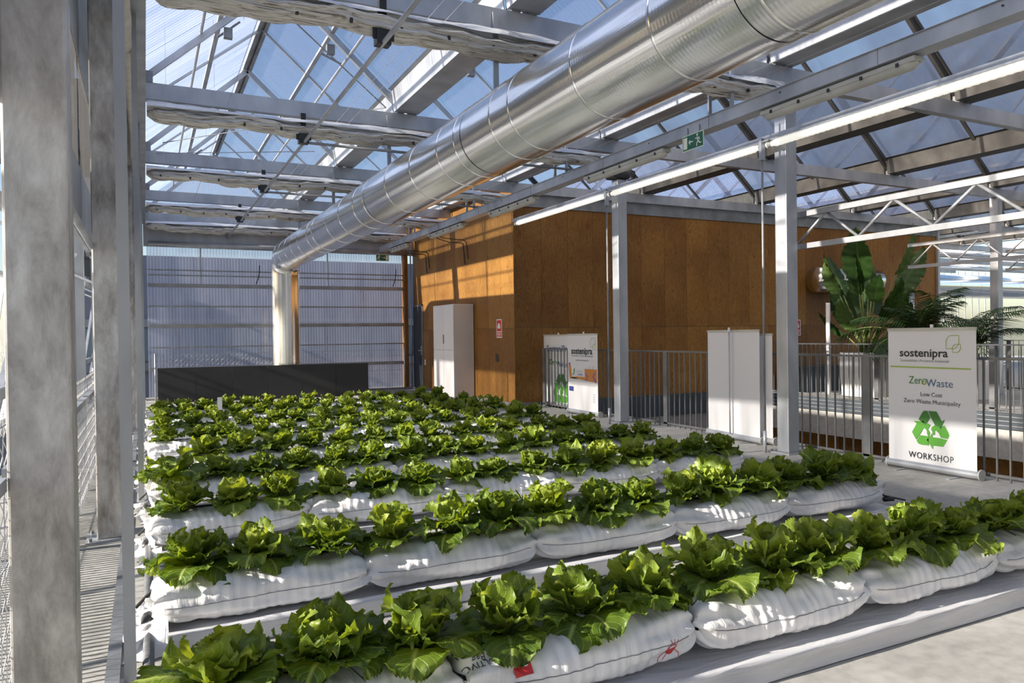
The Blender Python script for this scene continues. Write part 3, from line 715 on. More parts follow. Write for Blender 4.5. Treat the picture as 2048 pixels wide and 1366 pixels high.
# side screen rolled along the left wall
t = empty('rolled_side_screen', (-.10, 0, 3.88), 0, 'cream rolled side screen running along the top of the left wall', 'curtain')
def rs(u, v):
    y = 2.8 + 9.5 * v; a = u * 2 * pi; r_ = .045 + .012 * noise.noise((y * 2, cos(a), sin(a)))
    return (r_ * cos(a), y, r_ * sin(a) * 1.6 - .1 * sin(v * 6))
mb = MB(); mb.grid(rs, 12, 60, closed_u=True); mb.build('screen_roll', M['cream'], t, True)

# curtain drive shaft
t = empty('screen_drive_rail', (0, 0, 0), 0, 'long thin drive rod running under the shade screens left of the duct', 'rod')
MB().tube([(1.78, 2.0, 3.80), (1.80, 9.3, 3.81), (1.81, 19.0, 3.82)], .020, 8).build('drive_rod', M['steel'], t, True)
for f in FR[2:-1]:
    mb = MB(); mb.box((1.73, f - .22, 3.79), (1.85, f - .12, 3.91)); mb.box((1.70, f - .20, 3.83), (1.88, f - .19, 3.93)); mb.box((1.76, f - .2, 3.9), (1.82, f - .14, 4.16))
    mb.build('drive_bracket', M['black'], t)
for f in (9.5, 12.9):
    MB().tube([(1.85, f - .2, 3.80), (3.2, f - .2, 3.80), (6.3, f - .2, 3.80)], .018, 6).build('cross_shaft', M['steel_dark'], t, True)

# ------------------------------------------------------------------ cable tray and luminaires
t = empty('cable_tray', (5.56, 0, 3.70), 0, 'long grey metal cable tray running overhead to the far exit sign', 'tray')
mb = MB(); mb.box((-.085, -3, -.10), (-.08, 18.75, .03)); mb.box((.08, -3, -.10), (.085, 18.75, .03)); mb.box((-.085, -3, -.105), (.085, 18.75, -.10)); mb.box((-.10, -3, .025), (-.08, 18.75, .03)); mb.box((.08, -3, .025), (.10, 18.75, .03))
mb.build('channel', M['steel'], t)
yy = -2
while yy < 18:
    MB().box((-.088, yy, -.102), (-.0855, yy + .006, .03)).build('joint_plate', M['steel_dark'], t); yy += 2.05
    mb = MB(); mb.tube([(-.09, yy - 1, -.02), (-.095, yy - 1, -.02)], .008, 6); mb.build('screw', M['black'], t)
for f in FR[2:-1]:
    for dy in (-.16, .18):
        MB().box((-.02, f + dy - .012, .0), (.02, f + dy + .012, .46)).build('hanger', M['steel'], t)
for y0, y1, lb in [(3.84, 5.49, 'nearest grey fluorescent fitting under the cable tray'), (7.02, 8.79, 'fluorescent fitting under the tray beside the near exit sign'),
                   (10.3, 12.0, 'fluorescent fitting under the tray by the plywood corner'), (13.25, 15.1, 'fluorescent fitting under the tray above the white cupboard'), (16.6, 17.9, 'farthest fluorescent fitting beside the far exit sign')]:
    t = empty('fluorescent_fitting', (5.56, (y0 + y1) / 2, 3.525), 0, lb, 'lamp'); h = (y1 - y0) / 2
    o = MB().box((-.065, -h, .01), (.065, h, .055)).build('housing', M['fixture'], t); bevel(o, .012, 2)
    def df(u, v, h=h):
        a = pi + u * pi; e_ = min(1, (min(v, 1 - v) * 30) ** .5 + .2)
        return (.055 * cos(a) * e_, -h + 2 * h * v, .012 + .055 * sin(a) * e_)
    mb = MB(); mb.grid(df, 12, 30); mb.build('diffuser', M['fixture'], t, True)
    for k in range(5):
        yk = -h + .15 + (2 * h - .3) * k / 4
        MB().box((-.072, yk - .012, .0), (-.062, yk + .012, .03)).build('clip', M['black'], t)
    MB().box((-.02, -h * .6 - .02, .05), (.02, -h * .6 + .02, .075)).build('mount', M['steel'], t); MB().box((-.02, h * .6 - .02, .05), (.02, h * .6 + .02, .075)).build('mount', M['steel'], t)
# long tube line
t = empty('tube_light_line', (6.43, 0, 3.57), 0, 'long sunlit line of white tube lights hung in front of the right columns', 'lamp')
mb = MB(); mb.box((-.03, 1.0, .01), (.03, 12.8, .065)); mb.box((-.055, 1.0, .0), (.055, 12.8, .012)); mb.build('rail', M['steel'], t)
yy = 12.75
while yy > 1.2:
    y2 = max(yy - 3.16, 1.1)
    n_ = int((yy - y2) / .035)
    pts = []; rr_ = []
    for k in range(n_ + 1):
        pts.append((0, yy - (yy - y2) * k / n_, -.035)); rr_.append((.031 if k % 2 else .034) if 3 < k < n_ - 3 else .024)
    MB().tube(pts, [q * 1.3 for q in rr_], 14).build('tube', M['lit_tube'], t, True)
    mb = MB()
    for q in (yy - .02, y2 + .05): mb.tube([(0, q, -.035), (0, q - .05, -.035)], .034, 12)
    mb.build('end_cap', M['fixture'], t, True)
    yy = y2 - .06

# exit signs
def exit_sign(loc, rz, label, w_=.38, h=.20, arrow=-1, mirror=False):
    t = empty('exit_sign', loc, rz, label, 'sign')
    MB().box((-w_ / 2, 0, -h), (w_ / 2, .006, 0)).build('plate', flat('sign_cream', (.72, .78, .58), .4), t)
    MB().box((-w_ / 2 + .012, -.002, -h + .012), (w_ / 2 - .012, .0, -.012)).build('green_field', flat('sign_green', (.01, .12, .07), .4), t)
    pm = flat('sign_pictogram', (.80, .86, .68), .4); s = -1 if mirror else 1
    MB().box((min(s * -w_ * .44, s * -w_ * .26), -.004, -h * .86), (max(s * -w_ * .44, s * -w_ * .26), -.002, -h * .14)).build('doorway', pm, t)
    mb = MB(); c = -h / 2
    mb.bar((s * -.055, -.004, c), (s * .01, -.004, c), .004, .014, (0, 0, 1)); mb.bar((s * -.07, -.004, c), (s * -.045, -.004, c + .025), .004, .012); mb.bar((s * -.07, -.004, c), (s * -.045, -.004, c - .025), .004, .012)
    mb.build('arrow', pm, t)
    mb = MB(); q = lambda a, b_: (s * a, -.004, c + b_ * h)
    mb.tube([(s * .088, -.0045, c + .32 * h), (s * .088, -.0025, c + .32 * h)], .016, 10)
    for a, b_, th in (((.088, .2), (.105, -.08), .026), ((.105, -.08), (.075, -.2), .016), ((.075, -.2), (.08, -.38), .014), ((.105, -.08), (.135, -.22), .016), ((.135, -.22), (.16, -.2), .013),
                      ((.088, .2), (.06, .1), .012), ((.06, .1), (.045, .16), .011), ((.09, .2), (.125, .1), .012), ((.125, .1), (.135, -.02), .011)):
        mb.bar(q(*a), q(*b_), .002, th, (0, 0, 1) if abs(a[0] - b_[0]) > .02 else (1, 0, 0))
    mb.build('running_figure', pm, t)
    mb = MB(); mb.box((-w_ * .45, .0, 0), (w_ * .45, .01, .008)); mb.box((-w_ * .3, .0, 0), (-w_ * .25, .006, .09)); mb.box((w_ * .25, .0, 0), (w_ * .3, .006, .09)); mb.build('bracket', M['steel'], t)
    return t
exit_sign((5.465, 6.45, 3.60), radians(-90), 'green exit sign with left arrow hanging from the cable tray', .40, .20).scale = (.883, .883, .883)
exit_sign((5.56, 18.72, 3.53), 0, 'small green exit sign at the far end of the cable tray', .34, .17, mirror=True)

# motor on the far right column
t = empty('screen_motor', (6.68, 9.64, 3.845), 0, 'black geared motor on top of the far right column', 'motor')
o = MB().box((-.17, -.12, -.04), (.14, .12, .05)).build('gearbox', M['black'], t); bevel(o, .02)
MB().tube([(.02, .0, .12), (.2, .0, .12)], .075, 16).build('motor_body', M['steel_dark'], t, True)
MB().box((-.1, -.08, .05), (.0, .08, .13)).build('terminal_box', M['black'], t)
MB().tube([(.2, -.02, .12), (.27, -.05, .1), (.28, -.05, -.02), (.1, -.1, -.06)], .01, 6).build('cable', M['black'], t, True)

# ------------------------------------------------------------------ trusses on the right
def truss(x, y0, y1, zb, zt, label):
    t = empty('lattice_girder', (x, 0, 0), 0, label, 'girder')
    MB().box((-.025, y0, zb - .03), (.025, y1, zb + .03)).build('bottom_chord', M['steel_mid'], t)
    MB().box((-.025, y0, zt - .03), (.025, y1, zt + .03)).build('top_chord', M['steel_mid'], t)
    y = y1 - .06; k = 0
    while y > y0 + .2:
        a, b_ = (zb + .02, zt - .02) if k % 2 == 0 else (zt - .02, zb + .02)
        MB().tube([(0, y, a), (0, y - .42, b_)], .016, 8).build('diagonal', M['steel_mid'], t, True)
        y -= .42; k += 1
    return t
truss(6.86, -.7, 6.35, 2.38, 2.75, 'steel lattice girder running from the near right column towards the camera')
truss(12.95, -.7, 9.2, 2.57, 2.98, 'steel lattice girder beyond the void above the potted plants')
truss(16.2, -.7, 9.3, 2.62, 3.0, 'farther steel lattice girder on the right beyond the palms')

# ------------------------------------------------------------------ wire mesh fences
def mesh_fence(name, p0, p1, h, label, pitch=.055, r_=.0022, posts=2.2):
    p0 = Vector(p0); p1 = Vector(p1); d = (p1 - p0); Ln = d.length; d.normalize(); nr = Vector((-d.y, d.x, 0))
    t = empty(name, p0, 0, label, 'fence')
    mb = MB(); n_ = int(Ln / pitch); nz = int(h / pitch)
    for i in range(n_):
        pts = []
        for j in range(nz + 1):
            off_ = pitch * .55 if (i + j) % 2 else -pitch * .55
            pts.append(d * (i * pitch + off_ + pitch) + Vector((0, 0, h - j * pitch)) + nr * (.003 if j % 2 else -.003))
        mb.tube(pts, r_, 3, cap=False)
    o = mb.build('wire_mesh', M['wire'], t); o['kind'] = 'stuff'
    for z in (h, .05, h * .5):
        MB().tube([(0, 0, z), tuple(d * Ln + Vector((0, 0, z)))], .003, 5).build('tension_wire', M['wire'], t)
    k = 0
    while k * posts <= Ln:
        q = d * (k * posts); MB().tube([(q.x, q.y, 0), (q.x, q.y, h + .03)], .02, 8).build('fence_post', M['steel'], t, True); k += 1
    return t
mesh_fence('wire_fence', (-.50, 2.4, -.03), (-.50, 18.8, -.03), 1.10, 'diamond wire mesh fence along the left side walkway', posts=3.4)
mesh_fence('wire_fence', (.2, 18.66, .0), (6.15, 18.66, .0), 1.05, 'diamond wire mesh fence in front of the ribbed far wall', posts=5.9)

# ------------------------------------------------------------------ black board
t = empty('black_board', (0, 0, 0), 0, 'long low black board standing behind the last lettuce row', 'board')
p0 = Vector((.24, 17.95, 0)); p1 = Vector((4.78, 17.40, 0))
for k in range(6):
    a = p0 + (p1 - p0) * (k / 6); b_ = p0 + (p1 - p0) * ((k + 1) / 6 - .0012)
    MB().bar(a + Vector((0, 0, .39)), b_ + Vector((0, 0, .39)), .06, .76).build('panel', M['panel_black'], t)
MB().bar(p0 + Vector((0, .12, .35)), p1 + Vector((0, .12, .35)), .05, .7).build('backing_frame', M['steel_dark'], t)

# ------------------------------------------------------------------ cupboard, door, bits on the plywood
t = empty('cupboard', (6.24, 15.57, 0), 0, 'tall white two-door cupboard against the sunlit plywood wall', 'cupboard')
MB().box((-.22, -.62, .05), (.235, .62, 2.06)).build('body', M['cab_side'], t)
MB().box((-.21, -.60, .0), (.23, .60, .05)).build('plinth', M['steel_dark'], t)
MB().box((-.235, -.63, 2.06), (.235, .63, 2.085)).build('top_board', M['white_paint'], t)
for a, b_, s_ in ((-.62, -.002, 1), (.002, .62, -1)):
    for z0, z1 in ((.06, 1.08), (1.085, 2.055)):
        o = MB().box((-.242, a + .003, z0), (-.222, b_ - .003, z1)).build('door', M['white_paint'], t); bevel(o, .003)
        if z0 > 1 and s_ == 1: MB().box((-.262, b_ - .045, 1.22), (-.242, b_ - .030, 1.42)).build('handle', M['steel_dark'], o)
t = empty('door_1', kind='structure')
MB().box((6.475, 18.33, .03), (6.50, 19.02, 2.18)).build('door_leaf', M['door'], t)
MB().box((6.47, 18.27, .0), (6.495, 18.33, 2.22)).build('door_frame', M['steel_dark'], t); MB().box((6.47, 18.27, 2.18), (6.495, 19.02, 2.22)).build('door_frame', M['steel_dark'], t)
mb = MB(); mb.tube([(6.475, 18.40, 1.02), (6.43, 18.40, 1.02), (6.43, 18.52, 1.02)], .01, 6); mb.build('door_handle', M['steel'], t, True)
MB().box((6.468, 18.37, .9), (6.476, 18.43, 1.14)).build('lock_plate', M['steel'], t)
t = empty('switch_plate', (6.485, 18.12, .72), 0, 'small white switch plate on the plywood right of the dark door', 'switch')
MB().box((-.012, -.04, -.07), (.0, .04, .07)).build('plate', M['white_paint'], t); MB().box((-.018, -.02, -.03), (-.012, .02, .03)).build('rocker', M['cab_side'], t)
t = empty('wall_recess', (6.488, 13.78, .93), 0, 'small dark hole cut in the plywood below the red sign', 'hole')
MB().box((-.003, -.06, -.08), (.002, .06, .08)).build('dark_opening', M['black'], t); mb = MB(); mb.box((-.006, -.07, -.09), (-.002, -.06, .09)); mb.box((-.006, .06, -.09), (-.002, .07, .09)); mb.build('rim', M['ply'], t)
def fire_sign(loc, rz, label):
    t = empty('wall_sign', loc, rz, label, 'sign')
    MB().box((-.125, 0, -.19), (.125, .006, .19)).build('plate', flat('sign_white', (.82, .80, .80), .4), t)
    MB().box((-.105, -.002, -.055), (.105, .0, .17)).build('red_field', M['red'], t)
    mb = MB(); mb.box((-.105, -.002, -.17), (.105, .0, -.075)); mb.build('red_caption', M['red'], t)
    mb = MB(); pts = [(-.07, .0)] + [(.07 * -cos(pi * k / 12), .02 + .09 * sin(pi * k / 12)) for k in range(13)] + [(.07, .0)]
    mb.v = [(a, -.004, b_) for a, b_ in pts]; mb.f = [tuple(range(len(pts)))]; mb.build('white_dome', M['white_paint'], t)
    mb = MB(); mb.box((-.085, -.004, -.105), (.085, -.002, -.095)); mb.box((-.085, -.004, -.13), (.085, -.002, -.12)); mb.box((-.06, -.004, -.153), (.06, -.002, -.145)); mb.build('caption_lines', M['white_paint'], t)
fire_sign((6.484, 13.66, 1.53), radians(-90), 'red and white alarm sign on the sunlit plywood wall')
fire_sign((14.1, 12.945, 1.48), 0, 'small red and white sign on the shaded plywood behind the banner column')
for (y0, lb) in [(14.9, 'thin dark cables looping from the tray down the plywood above the cupboard'), (17.4, 'thin dark cables looping from the tray near the far exit sign')]:
    t = empty('cable_loop', (0, 0, 0), 0, lb, 'cable')
    for q in range(2):
        MB().tube([(5.58, y0 + q * .2, 3.60), (5.75, y0 + q * .2, 3.50), (6.1, y0 + .25 + q * .2, 3.52 - q * .05), (6.40, y0 + .35 + q * .2, 3.53 - q * .05), (6.475, y0 + .4 + q * .2, 3.48), (6.475, y0 + .35 + q * .2, 3.3), (6.475, y0 + .3 + q * .2, 3.1 - q * .1)], .009, 6).build('cable', M['black'], t, True)

# ------------------------------------------------------------------ railings
bar_mb = MB(); bar_mb.box((-.007, -.007, 0), (.007, .007, 1)); BAR = bar_mb.mesh('railing_bar', M['rail'])
def railing(x, y0, y1, label, z0=.05, z1=1.12, posts=()):
    t = empty('railing', (x, 0, 0), 0, label, 'railing')
    MB().box((-.025, y0, z1 - .012), (.025, y1, z1 + .012)).build('top_rail', M['rail'], t)
    MB().box((-.012, y0, z0 - .012), (.012, y1, z0 + .012)).build('bottom_rail', M['rail'], t)
    y = y0 + .06
    while y < y1:
        o = link_mesh('bar', BAR, t, (0, y, z0 - .15)); o.scale = (1, 1, z1 - z0 + .15); y += .118
    for yy in posts:
        MB().box((-.012, yy - .045, -.25), (.012, yy + .045, z1)).build('post', M['rail'], t)
railing(6.97, 1.2, 12.72, 'grey metal bar railing along the near edge of the void', posts=(5.45, 8.9, 12.66, 2.2))
railing(12.82, 2.0, 12.8, 'farther grey bar railing across the void before the potted plants', posts=(3.2, 5.4, 7.6, 9.8, 12.0))
railing(17.5, 3.0, 14, 'distant dark bar railing far behind the palms', posts=(4, 7, 10, 13))

# ------------------------------------------------------------------ text and banners
def text_mesh(s, size, bold=0., font_shear=0., space=1., align='CENTER'):
    cu = bpy.data.curves.new('lettering', 'FONT'); cu.body = s; cu.size = size; cu.align_x = align; cu.align_y = 'CENTER'
    cu.offset = bold; cu.space_character = space; cu.shear = font_shear; cu.resolution_u = 3
    o = bpy.data.objects.new('tmp', cu); COL.objects.link(o)
    bpy.context.view_layer.update()
    me = bpy.data.meshes.new_from_object(o.evaluated_get(bpy.context.evaluated_depsgraph_get()))
    bpy.data.objects.remove(o); bpy.data.curves.remove(cu)
    return me
def put_text(parent, name, s, size, x, z, mat, w_=None, bold=0., y=-.004, space=1., align='CENTER', rot=0.):
    me = text_mesh(s, size, bold, 0, space, align); me.materials.clear(); me.materials.append(mat)
    xs_ = [v.co.x for v in me.vertices]; sx_ = 1.
    if w_: sx_ = w_ / (max(xs_) - min(xs_))
    for v in me.vertices:
        a, b_ = v.co.x * sx_, v.co.y
        ca, sa = cos(rot), sin(rot)
        v.co = (a * ca - b_ * sa, 0, a * sa + b_ * ca)
    o = link_mesh(name, me, parent, (x, y, z)); return o
INK = flat('ink_black', (.015, .018, .022), .5); GREY = flat('ink_grey', (.22, .22, .24), .5); BLUE = flat('ink_blue', (.07, .15, .28), .5)
GRN = flat('ink_green', (.10, .36, .04), .5); GRN2 = flat('ink_dark_green', (.05, .20, .03), .5); LIME = flat('ink_lime', (.30, .45, .05), .5)
ORG = flat('ink_orange', (.62, .25, .05), .5); PUR = flat('ink_purple', (.20, .09, .40), .5); NAVY = flat('ink_navy', (.04, .06, .22), .5); LGR = flat('ink_light_grey', (.5, .5, .52), .5); MAG = flat('ink_magenta', (.5, .05, .3), .5)
mt, n, out = new_mat('banner_fabric'); p = n.nodes.new('ShaderNodeBsdfPrincipled'); p.inputs['Base Color'].default_value = (.82, .82, .84, 1); p.inputs['Roughness'].default_value = .45
tl = n.nodes.new('ShaderNodeBsdfTranslucent'); tl.inputs[0].default_value = (.7, .7, .72, 1); ms = n.nodes.new('ShaderNodeMixShader'); ms.inputs[0].default_value = .12
tc = n.nodes.new('ShaderNodeTexCoord'); nz = N(n, 'ShaderNodeTexNoise', i_Scale=3, i_Detail=2); L(n, tc.outputs['Object'], nz.inputs['Vector']); b = N(n, 'ShaderNodeBump', i_Strength=.2, i_Distance=.03); L(n, nz.outputs[0], b.inputs['Height']); L(n, b.outputs[0], p.inputs['Normal'])
L(n, p.outputs[0], ms.inputs[1]); L(n, tl.outputs[0], ms.inputs[2]); L(n, ms.outputs[0], out.inputs[0]); M['banner'] = mt

def poly(parent, name, pts, mat, y=-.004, holes=None):
    mb = MB(); mb.v = [(a, y, b_) for a, b_ in pts]; mb.f = [tuple(q) for q in tessellate_polygon([[Vector((a, b_, 0)) for a, b_ in pts]])]
    o = mb.build(name, mat, parent); return o
def ribbon(parent, name, pts, th, mat, y=-.004, closed=True):
    mb = MB(); P_ = [Vector((a, 0, b_)) for a, b_ in pts]; n_ = len(P_)
    for k in range(n_):
        q = P_[(k + 1) % n_] if closed or k < n_ - 1 else P_[k]; r_ = P_[k - 1] if closed or k > 0 else P_[k]
        t = (q - r_).normalized(); nn = Vector((-t.z, 0, t.x)) * th / 2
        mb.v += [tuple(P_[k] + nn + Vector((0, y, 0))), tuple(P_[k] - nn + Vector((0, y, 0)))]
    for k in range(n_ if closed else n_ - 1):
        a, b_ = 2 * k, 2 * ((k + 1) % n_); mb.f.append((a, a + 1, b_ + 1, b_))
    return mb.build(name, mat, parent)
def leaf_outline(cx, cz, s, rot=0.):
    pts = []
    # rounded square with two pointed corners
    for k in range(9): a = pi / 2 * k / 8; pts.append((-1 + 1 * (1 - cos(a)) * 1.0, -1 + 0 + 1 - 1 + (0) + sin(a) * 1.0))
    pts = [(-1, -.1)] + [(-1 + .9 * (1 - cos(pi / 2 * k / 8)), -.1 + 1.1 * sin(pi / 2 * k / 8)) for k in range(1, 9)] + [(1, 1)] + [(1, .1)] + [(.1 + .9 * cos(pi / 2 * k / 8), .1 - 1.1 * sin(pi / 2 * k / 8)) for k in range(1, 9)] + [(-1, -1)]
    ca, sa = cos(rot), sin(rot)
    return [(cx + s * (a * ca - b_ * sa), cz + s * (a * sa + b_ * ca)) for a, b_ in pts]
def logo_leaf(fab, x, z, s):
    ribbon(fab, 'leaf_logo', leaf_outline(x, z, s), s * .10, LIME); ribbon(fab, 'leaf_logo', leaf_outline(x + s * .62, z - s * .95, s * .62), s * .09, LIME)
def recycle(fab, cx, cz, s):
    for k in range(3):
        ca, sa = cos(-2 * pi * k / 3), sin(-2 * pi * k / 3)
        def R(pts): return [(cx + s * (a * ca - b_ * sa), cz + s * (a * sa + b_ * ca)) for a, b_ in pts]
        poly(fab, 'recycling_arrow', R([(-.10, 1.0), (.34, 1.0), (.62, .52), (.80, .62), (.56, .10), (.06, .16), (.26, .28), (.06, .62)]), GRN2 if k == 0 else GRN)
        poly(fab, 'recycling_arrow', R([(-.16, 1.0), (-.36, .98), (-.46, .86), (-.66, .50), (-.24, .26), (.0, .66)]), GRN2 if k == 0 else GRN)
    # small world map blobs
    for pts in ([(-.30, .22), (-.12, .34), (.02, .28), (-.06, .14), (-.14, .04), (-.08, -.04), (-.02, -.14), (-.10, -.36), (-.18, -.22), (-.20, -.04), (-.30, .06)],
                [(.10, .16), (.24, .26), (.46, .24), (.60, .12), (.46, .02), (.40, -.08), (.30, .04), (.24, -.04), (.26, -.18), (.16, -.26), (.10, -.06), (.04, .06)]):
        poly(fab, 'world_map', [(cx + s * a, cz + s * b_) for a, b_ in pts], GRN, -.005)
def banner(p_far, p_near, h, label, back=False, group=None, z0=0., hook=True):
    """roll-up banner; width runs from p_far (left edge seen from the lettuce side) to p_near"""
    a = Vector((*p_far, 0)); b_ = Vector((*p_near, 0)); c = (a + b_) / 2; d = b_ - a; w_ = d.length
    t = empty('roll_up_banner', (c.x, c.y, z0), atan2(d.y, d.x), label, 'banner', group)
    def fb(u, v): x = (u - .5) * w_; return (x * (1 - .004 * v), .012 * sin(u * 5) * (1 - v) * .4 + .02 * v * v * 0, .085 + (h - .085) * v)
    mb = MB(); mb.grid(fb, 16, 16); fab = mb.build('fabric', M['banner'], t, True)
    MB().bar((-w_ / 2, 0, h), (w_ / 2, 0, h), .02, .028).build('top_rail', M['fixture'], t)
    def bs(u, v): a_ = u * 2 * pi; return ((v - .5) * (w_ + .03), .03 + .055 * cos(a_), .05 + .042 * sin(a_))
    mb = MB(); mb.grid(bs, 20, 4, closed_u=True); mb.build('base_cassette', M['steel'], t, True)
    for s_ in (-1, 1):
        MB().tube([(s_ * (w_ / 2 + .015), .03, .05), (s_ * (w_ / 2 + .025), .03, .05)], .055, 16).build('end_cap', M['fixture'], t)
        MB().box((s_ * w_ * .3 - .02, -.16, 0), (s_ * w_ * .3 + .02, .2, .008)).build('foot', M['steel'], t)
    yb = -.05 if back else .03
    MB().tube([(0, yb, .08), (0, yb, h + .03)], .009, 8).build('support_pole', M['steel'], t, True)
    MB().box((-.012, yb - .01, h - .01), (.012, yb + .01, h + .045)).build('pole_clip', M['white_paint'], t)
    return t, fab, w_
# recycling banner (nearest)
t, fab, W_ = banner((6.82, 5.08), (6.82, 4.18), 1.40, 'white banner reading WORKSHOP with green recycling arrows, right of the columns')
put_text(fab, 'lettering', 'sostenipra', .112, -.07, 1.165, INK, w_=.50, bold=.002)
put_text(fab, 'lettering', 'Sostenibilitat i Prevenció Ambiental', .035, -.06, 1.09, GREY, w_=.50)
logo_leaf(fab, .225, 1.275, .062)
MB().box((-.42, -.006, 1.020), (.40, -.003, 1.032)).build('green_line', LIME, fab)
put_text(fab, 'lettering', 'Zer', .105, -.155, .895, GRN2, w_=.135); put_text(fab, 'lettering', 'o', .09, -.06, .885, LIME, bold=.002)
ribbon(fab, 'ring_arrow', [(-.055 + .026 * cos(a * pi / 6), .888 + .026 * sin(a * pi / 6)) for a in range(10)], .006, GRN2, -.006, False)
put_text(fab, 'lettering', 'Waste', .105, .095, .875, BLUE, w_=.27)
put_text(fab, 'lettering', 'Low Cost', .058, .01, .762, INK, w_=.22); put_text(fab, 'lettering', 'Zero Waste Municipality', .058, .01, .690, INK, w_=.58)
recycle(fab, .0, .42, .185)
put_text(fab, 'lettering', 'WORKSHOP', .088, .0, .155, INK, w_=.46, space=1.1)
# blank banner seen from behind, with a second one right behind it
t, fab, W_ = banner((6.86, 7.84), (6.77, 6.80), 1.41, 'blank white roll-up banner seen from its back, left of the near column', back=True)
t, fab, W_ = banner((6.90, 7.40), (6.86, 6.68), 1.36, 'white roll-up banner hidden right behind the blank one')
# small poster banner
t, fab, W_ = banner((6.72, 11.33), (6.72, 10.36), 1.39, 'sunlit white banner reading sostenipra with an orange and purple drawing')
put_text(fab, 'lettering', 'sostenipra', .16, -.02, 1.10, INK, w_=.68, bold=.004); put_text(fab, 'lettering', 'Sostenibilitat i Prevenció Ambiental', .045, .0, 1.02, GREY, w_=.68)
put_text(fab, 'lettering', 'http://www.sostenipra.cat', .04, .0, .945, INK, w_=.42)
logo_leaf(fab, .34, 1.25, .075)
poly(fab, 'orange_shape', [(-.46, .84), (-.38, .84), (-.36, .66), (-.10, .62), (.10, .60), (.28, .60), (.46, .60), (.46, .80), (.14, .80), (.10, .66), (-.2, .66), (-.42, .62)], ORG)
poly(fab, 'orange_shape', [(.08, .60), (.46, .58), (.46, .80), (.08, .80)], ORG, -.005)
ribbon(fab, 'purple_figure', [(.12, .72), (.18, .66), (.12, .60)], .03, PUR, -.007, False); ribbon(fab, 'purple_figure', [(.40, .74), (.34, .68), (.44, .58)], .035, PUR, -.007, False)
ribbon(fab, 'green_figure', [(-.26, .80), (-.28, .70), (-.32, .70)], .02, GRN, -.007, False); ribbon(fab, 'grey_figure', [(.22, .86), (.26, .80)], .012, LGR, -.007, False); ribbon(fab, 'grey_figure', [(.36, .86), (.34, .80)], .012, LGR, -.007, False)
poly(fab, 'magenta_dot', [(-.42 + .03 * cos(a), .87 + .03 * sin(a)) for a in [k * pi / 5 for k in range(10)]], MAG)
put_text(fab, 'lettering', 'Student', .05, -.08, .755, LGR, w_=.2); put_text(fab, 'lettering', 'Labs', .06, -.06, .70, PUR, w_=.15)
for k in range(2): MB().box((-.40, -.006, .535 - k * .018), (.42, -.003, .539 - k * .018)).build('small_print', LGR, fab)
MB().box((-.44, -.006, .40), (-.30, -.003, .48)).build('blue_emblem', NAVY, fab)
for k in range(4): MB().box((.34, -.006, .36 - k * .04), (.40, -.003, .385 - k * .04)).build('small_mark', LGR, fab)
# fourth, behind the railing end
t, fab, W_ = banner((7.07, 12.84), (7.07, 11.78), 1.38, 'white banner with blue lettering standing in shade behind the railing end')
put_text(fab, 'lettering', 'SosteniPrA', .17, .05, 1.12, BLUE, w_=.92, bold=.002)
put_text(fab, 'lettering', 'Zero', .15, -.14, .86, GRN2, w_=.42, bold=.001); put_text(fab, 'lettering', 'Waste', .15, .28, .82, BLUE, w_=.45)
recycle(fab, .14, .34, .30)
MB().box((7.0, 11.6, -.3), (7.3, 12.93, 0)).build('banner_ledge', M['concrete'], floor)

# ------------------------------------------------------------------ grow bags and gutters
ROWS = [2.53, 3.94, 5.40, 6.60, 7.80, 9.10, 10.40, 11.70, 13.00]
RN = ['front', 'second', 'third', 'fourth', 'fifth', 'sixth', 'seventh', 'eighth', 'last']
NB_ = 5
def bag_fn(seed):
    def fn(u, v):
        a = u * 2 * pi; s_ = v * 2 - 1
        f = max(0., 1 - abs(s_) ** 10) ** .45; f2 = .76 + .24 * max(0., 1 - abs(s_) ** 6) ** .5
        ca, sa = cos(a), sin(a)
        cy = math.copysign(abs(ca) ** .75, ca); cz = math.copysign(abs(sa) ** .8, sa)
        endz = .10 + .90 * f
        hh = (.118 if sa > 0 else .085) * endz; ww = .195 * (f2)
        # gathered folds radiating from the ends, cross pleats on the body
        e_ = abs(s_) ** 3
        rdl = .013 * e_ * sin(a * 9 + seed * 2 + 2 * s_) + .011 * e_ * noise.noise((a * 4, seed, s_ * 3))
        pl = .0016 * sin(s_ * 60 + 3 * noise.noise((s_ * 4, ca, seed)) + 2 * ca) * (1 - e_)
        bulge = .012 * noise.noise((s_ * 2.2, ca * 1.4, sa * 1.4 + seed * 3)) + .007 * noise.noise((s_ * 6, ca * 3, sa * 3 + seed))
        dent = -.006 * math.exp(-((s_ - .02) / .10) ** 2) * (1 if seed % 2 else .2) + -.012 * (sa > .3) * (math.exp(-((s_ + .62) / .12) ** 2) + math.exp(-((s_ - .6) / .12) ** 2))
        k = 1 + (rdl + pl + bulge + dent) / .12
        z = hh * cz * k
        z = max(z, -.084 + .004 * abs(ca))
        x = .505 * s_ + .012 * sin(a * 5 + seed) * e_
        tip = .06 * e_ * e_ * (1 if seed % 3 else .5)
        return (x, ww * cy * k, z + .086 + tip * .6)
    return fn
BAGS = []
for sd_ in range(5):
    mb = MB(); mb.grid(bag_fn(sd_), 56, 120, closed_u=True); me = mb.mesh('grow_bag_film', M['bag'], True)
    # thin welded line along the front
    fn = bag_fn(sd_); pts = []
    for k in range(3, 58):
        v = k / 60; q = Vector(fn(.5 + .5 + .0, v)); q = Vector(fn(.5 * 1 + .25 + .235 + .02, v)) if False else Vector(fn((1.0 - .012 - .5) % 1, v))
        pts.append(q + Vector((0, -.0015, .0)))
    sm = MB(); sm.tube(pts, .0016, 4); sme = sm.mesh('weld_line', M['steel_dark'], True)
    BAGS.append((me, sme))
BAGOBJ = {}
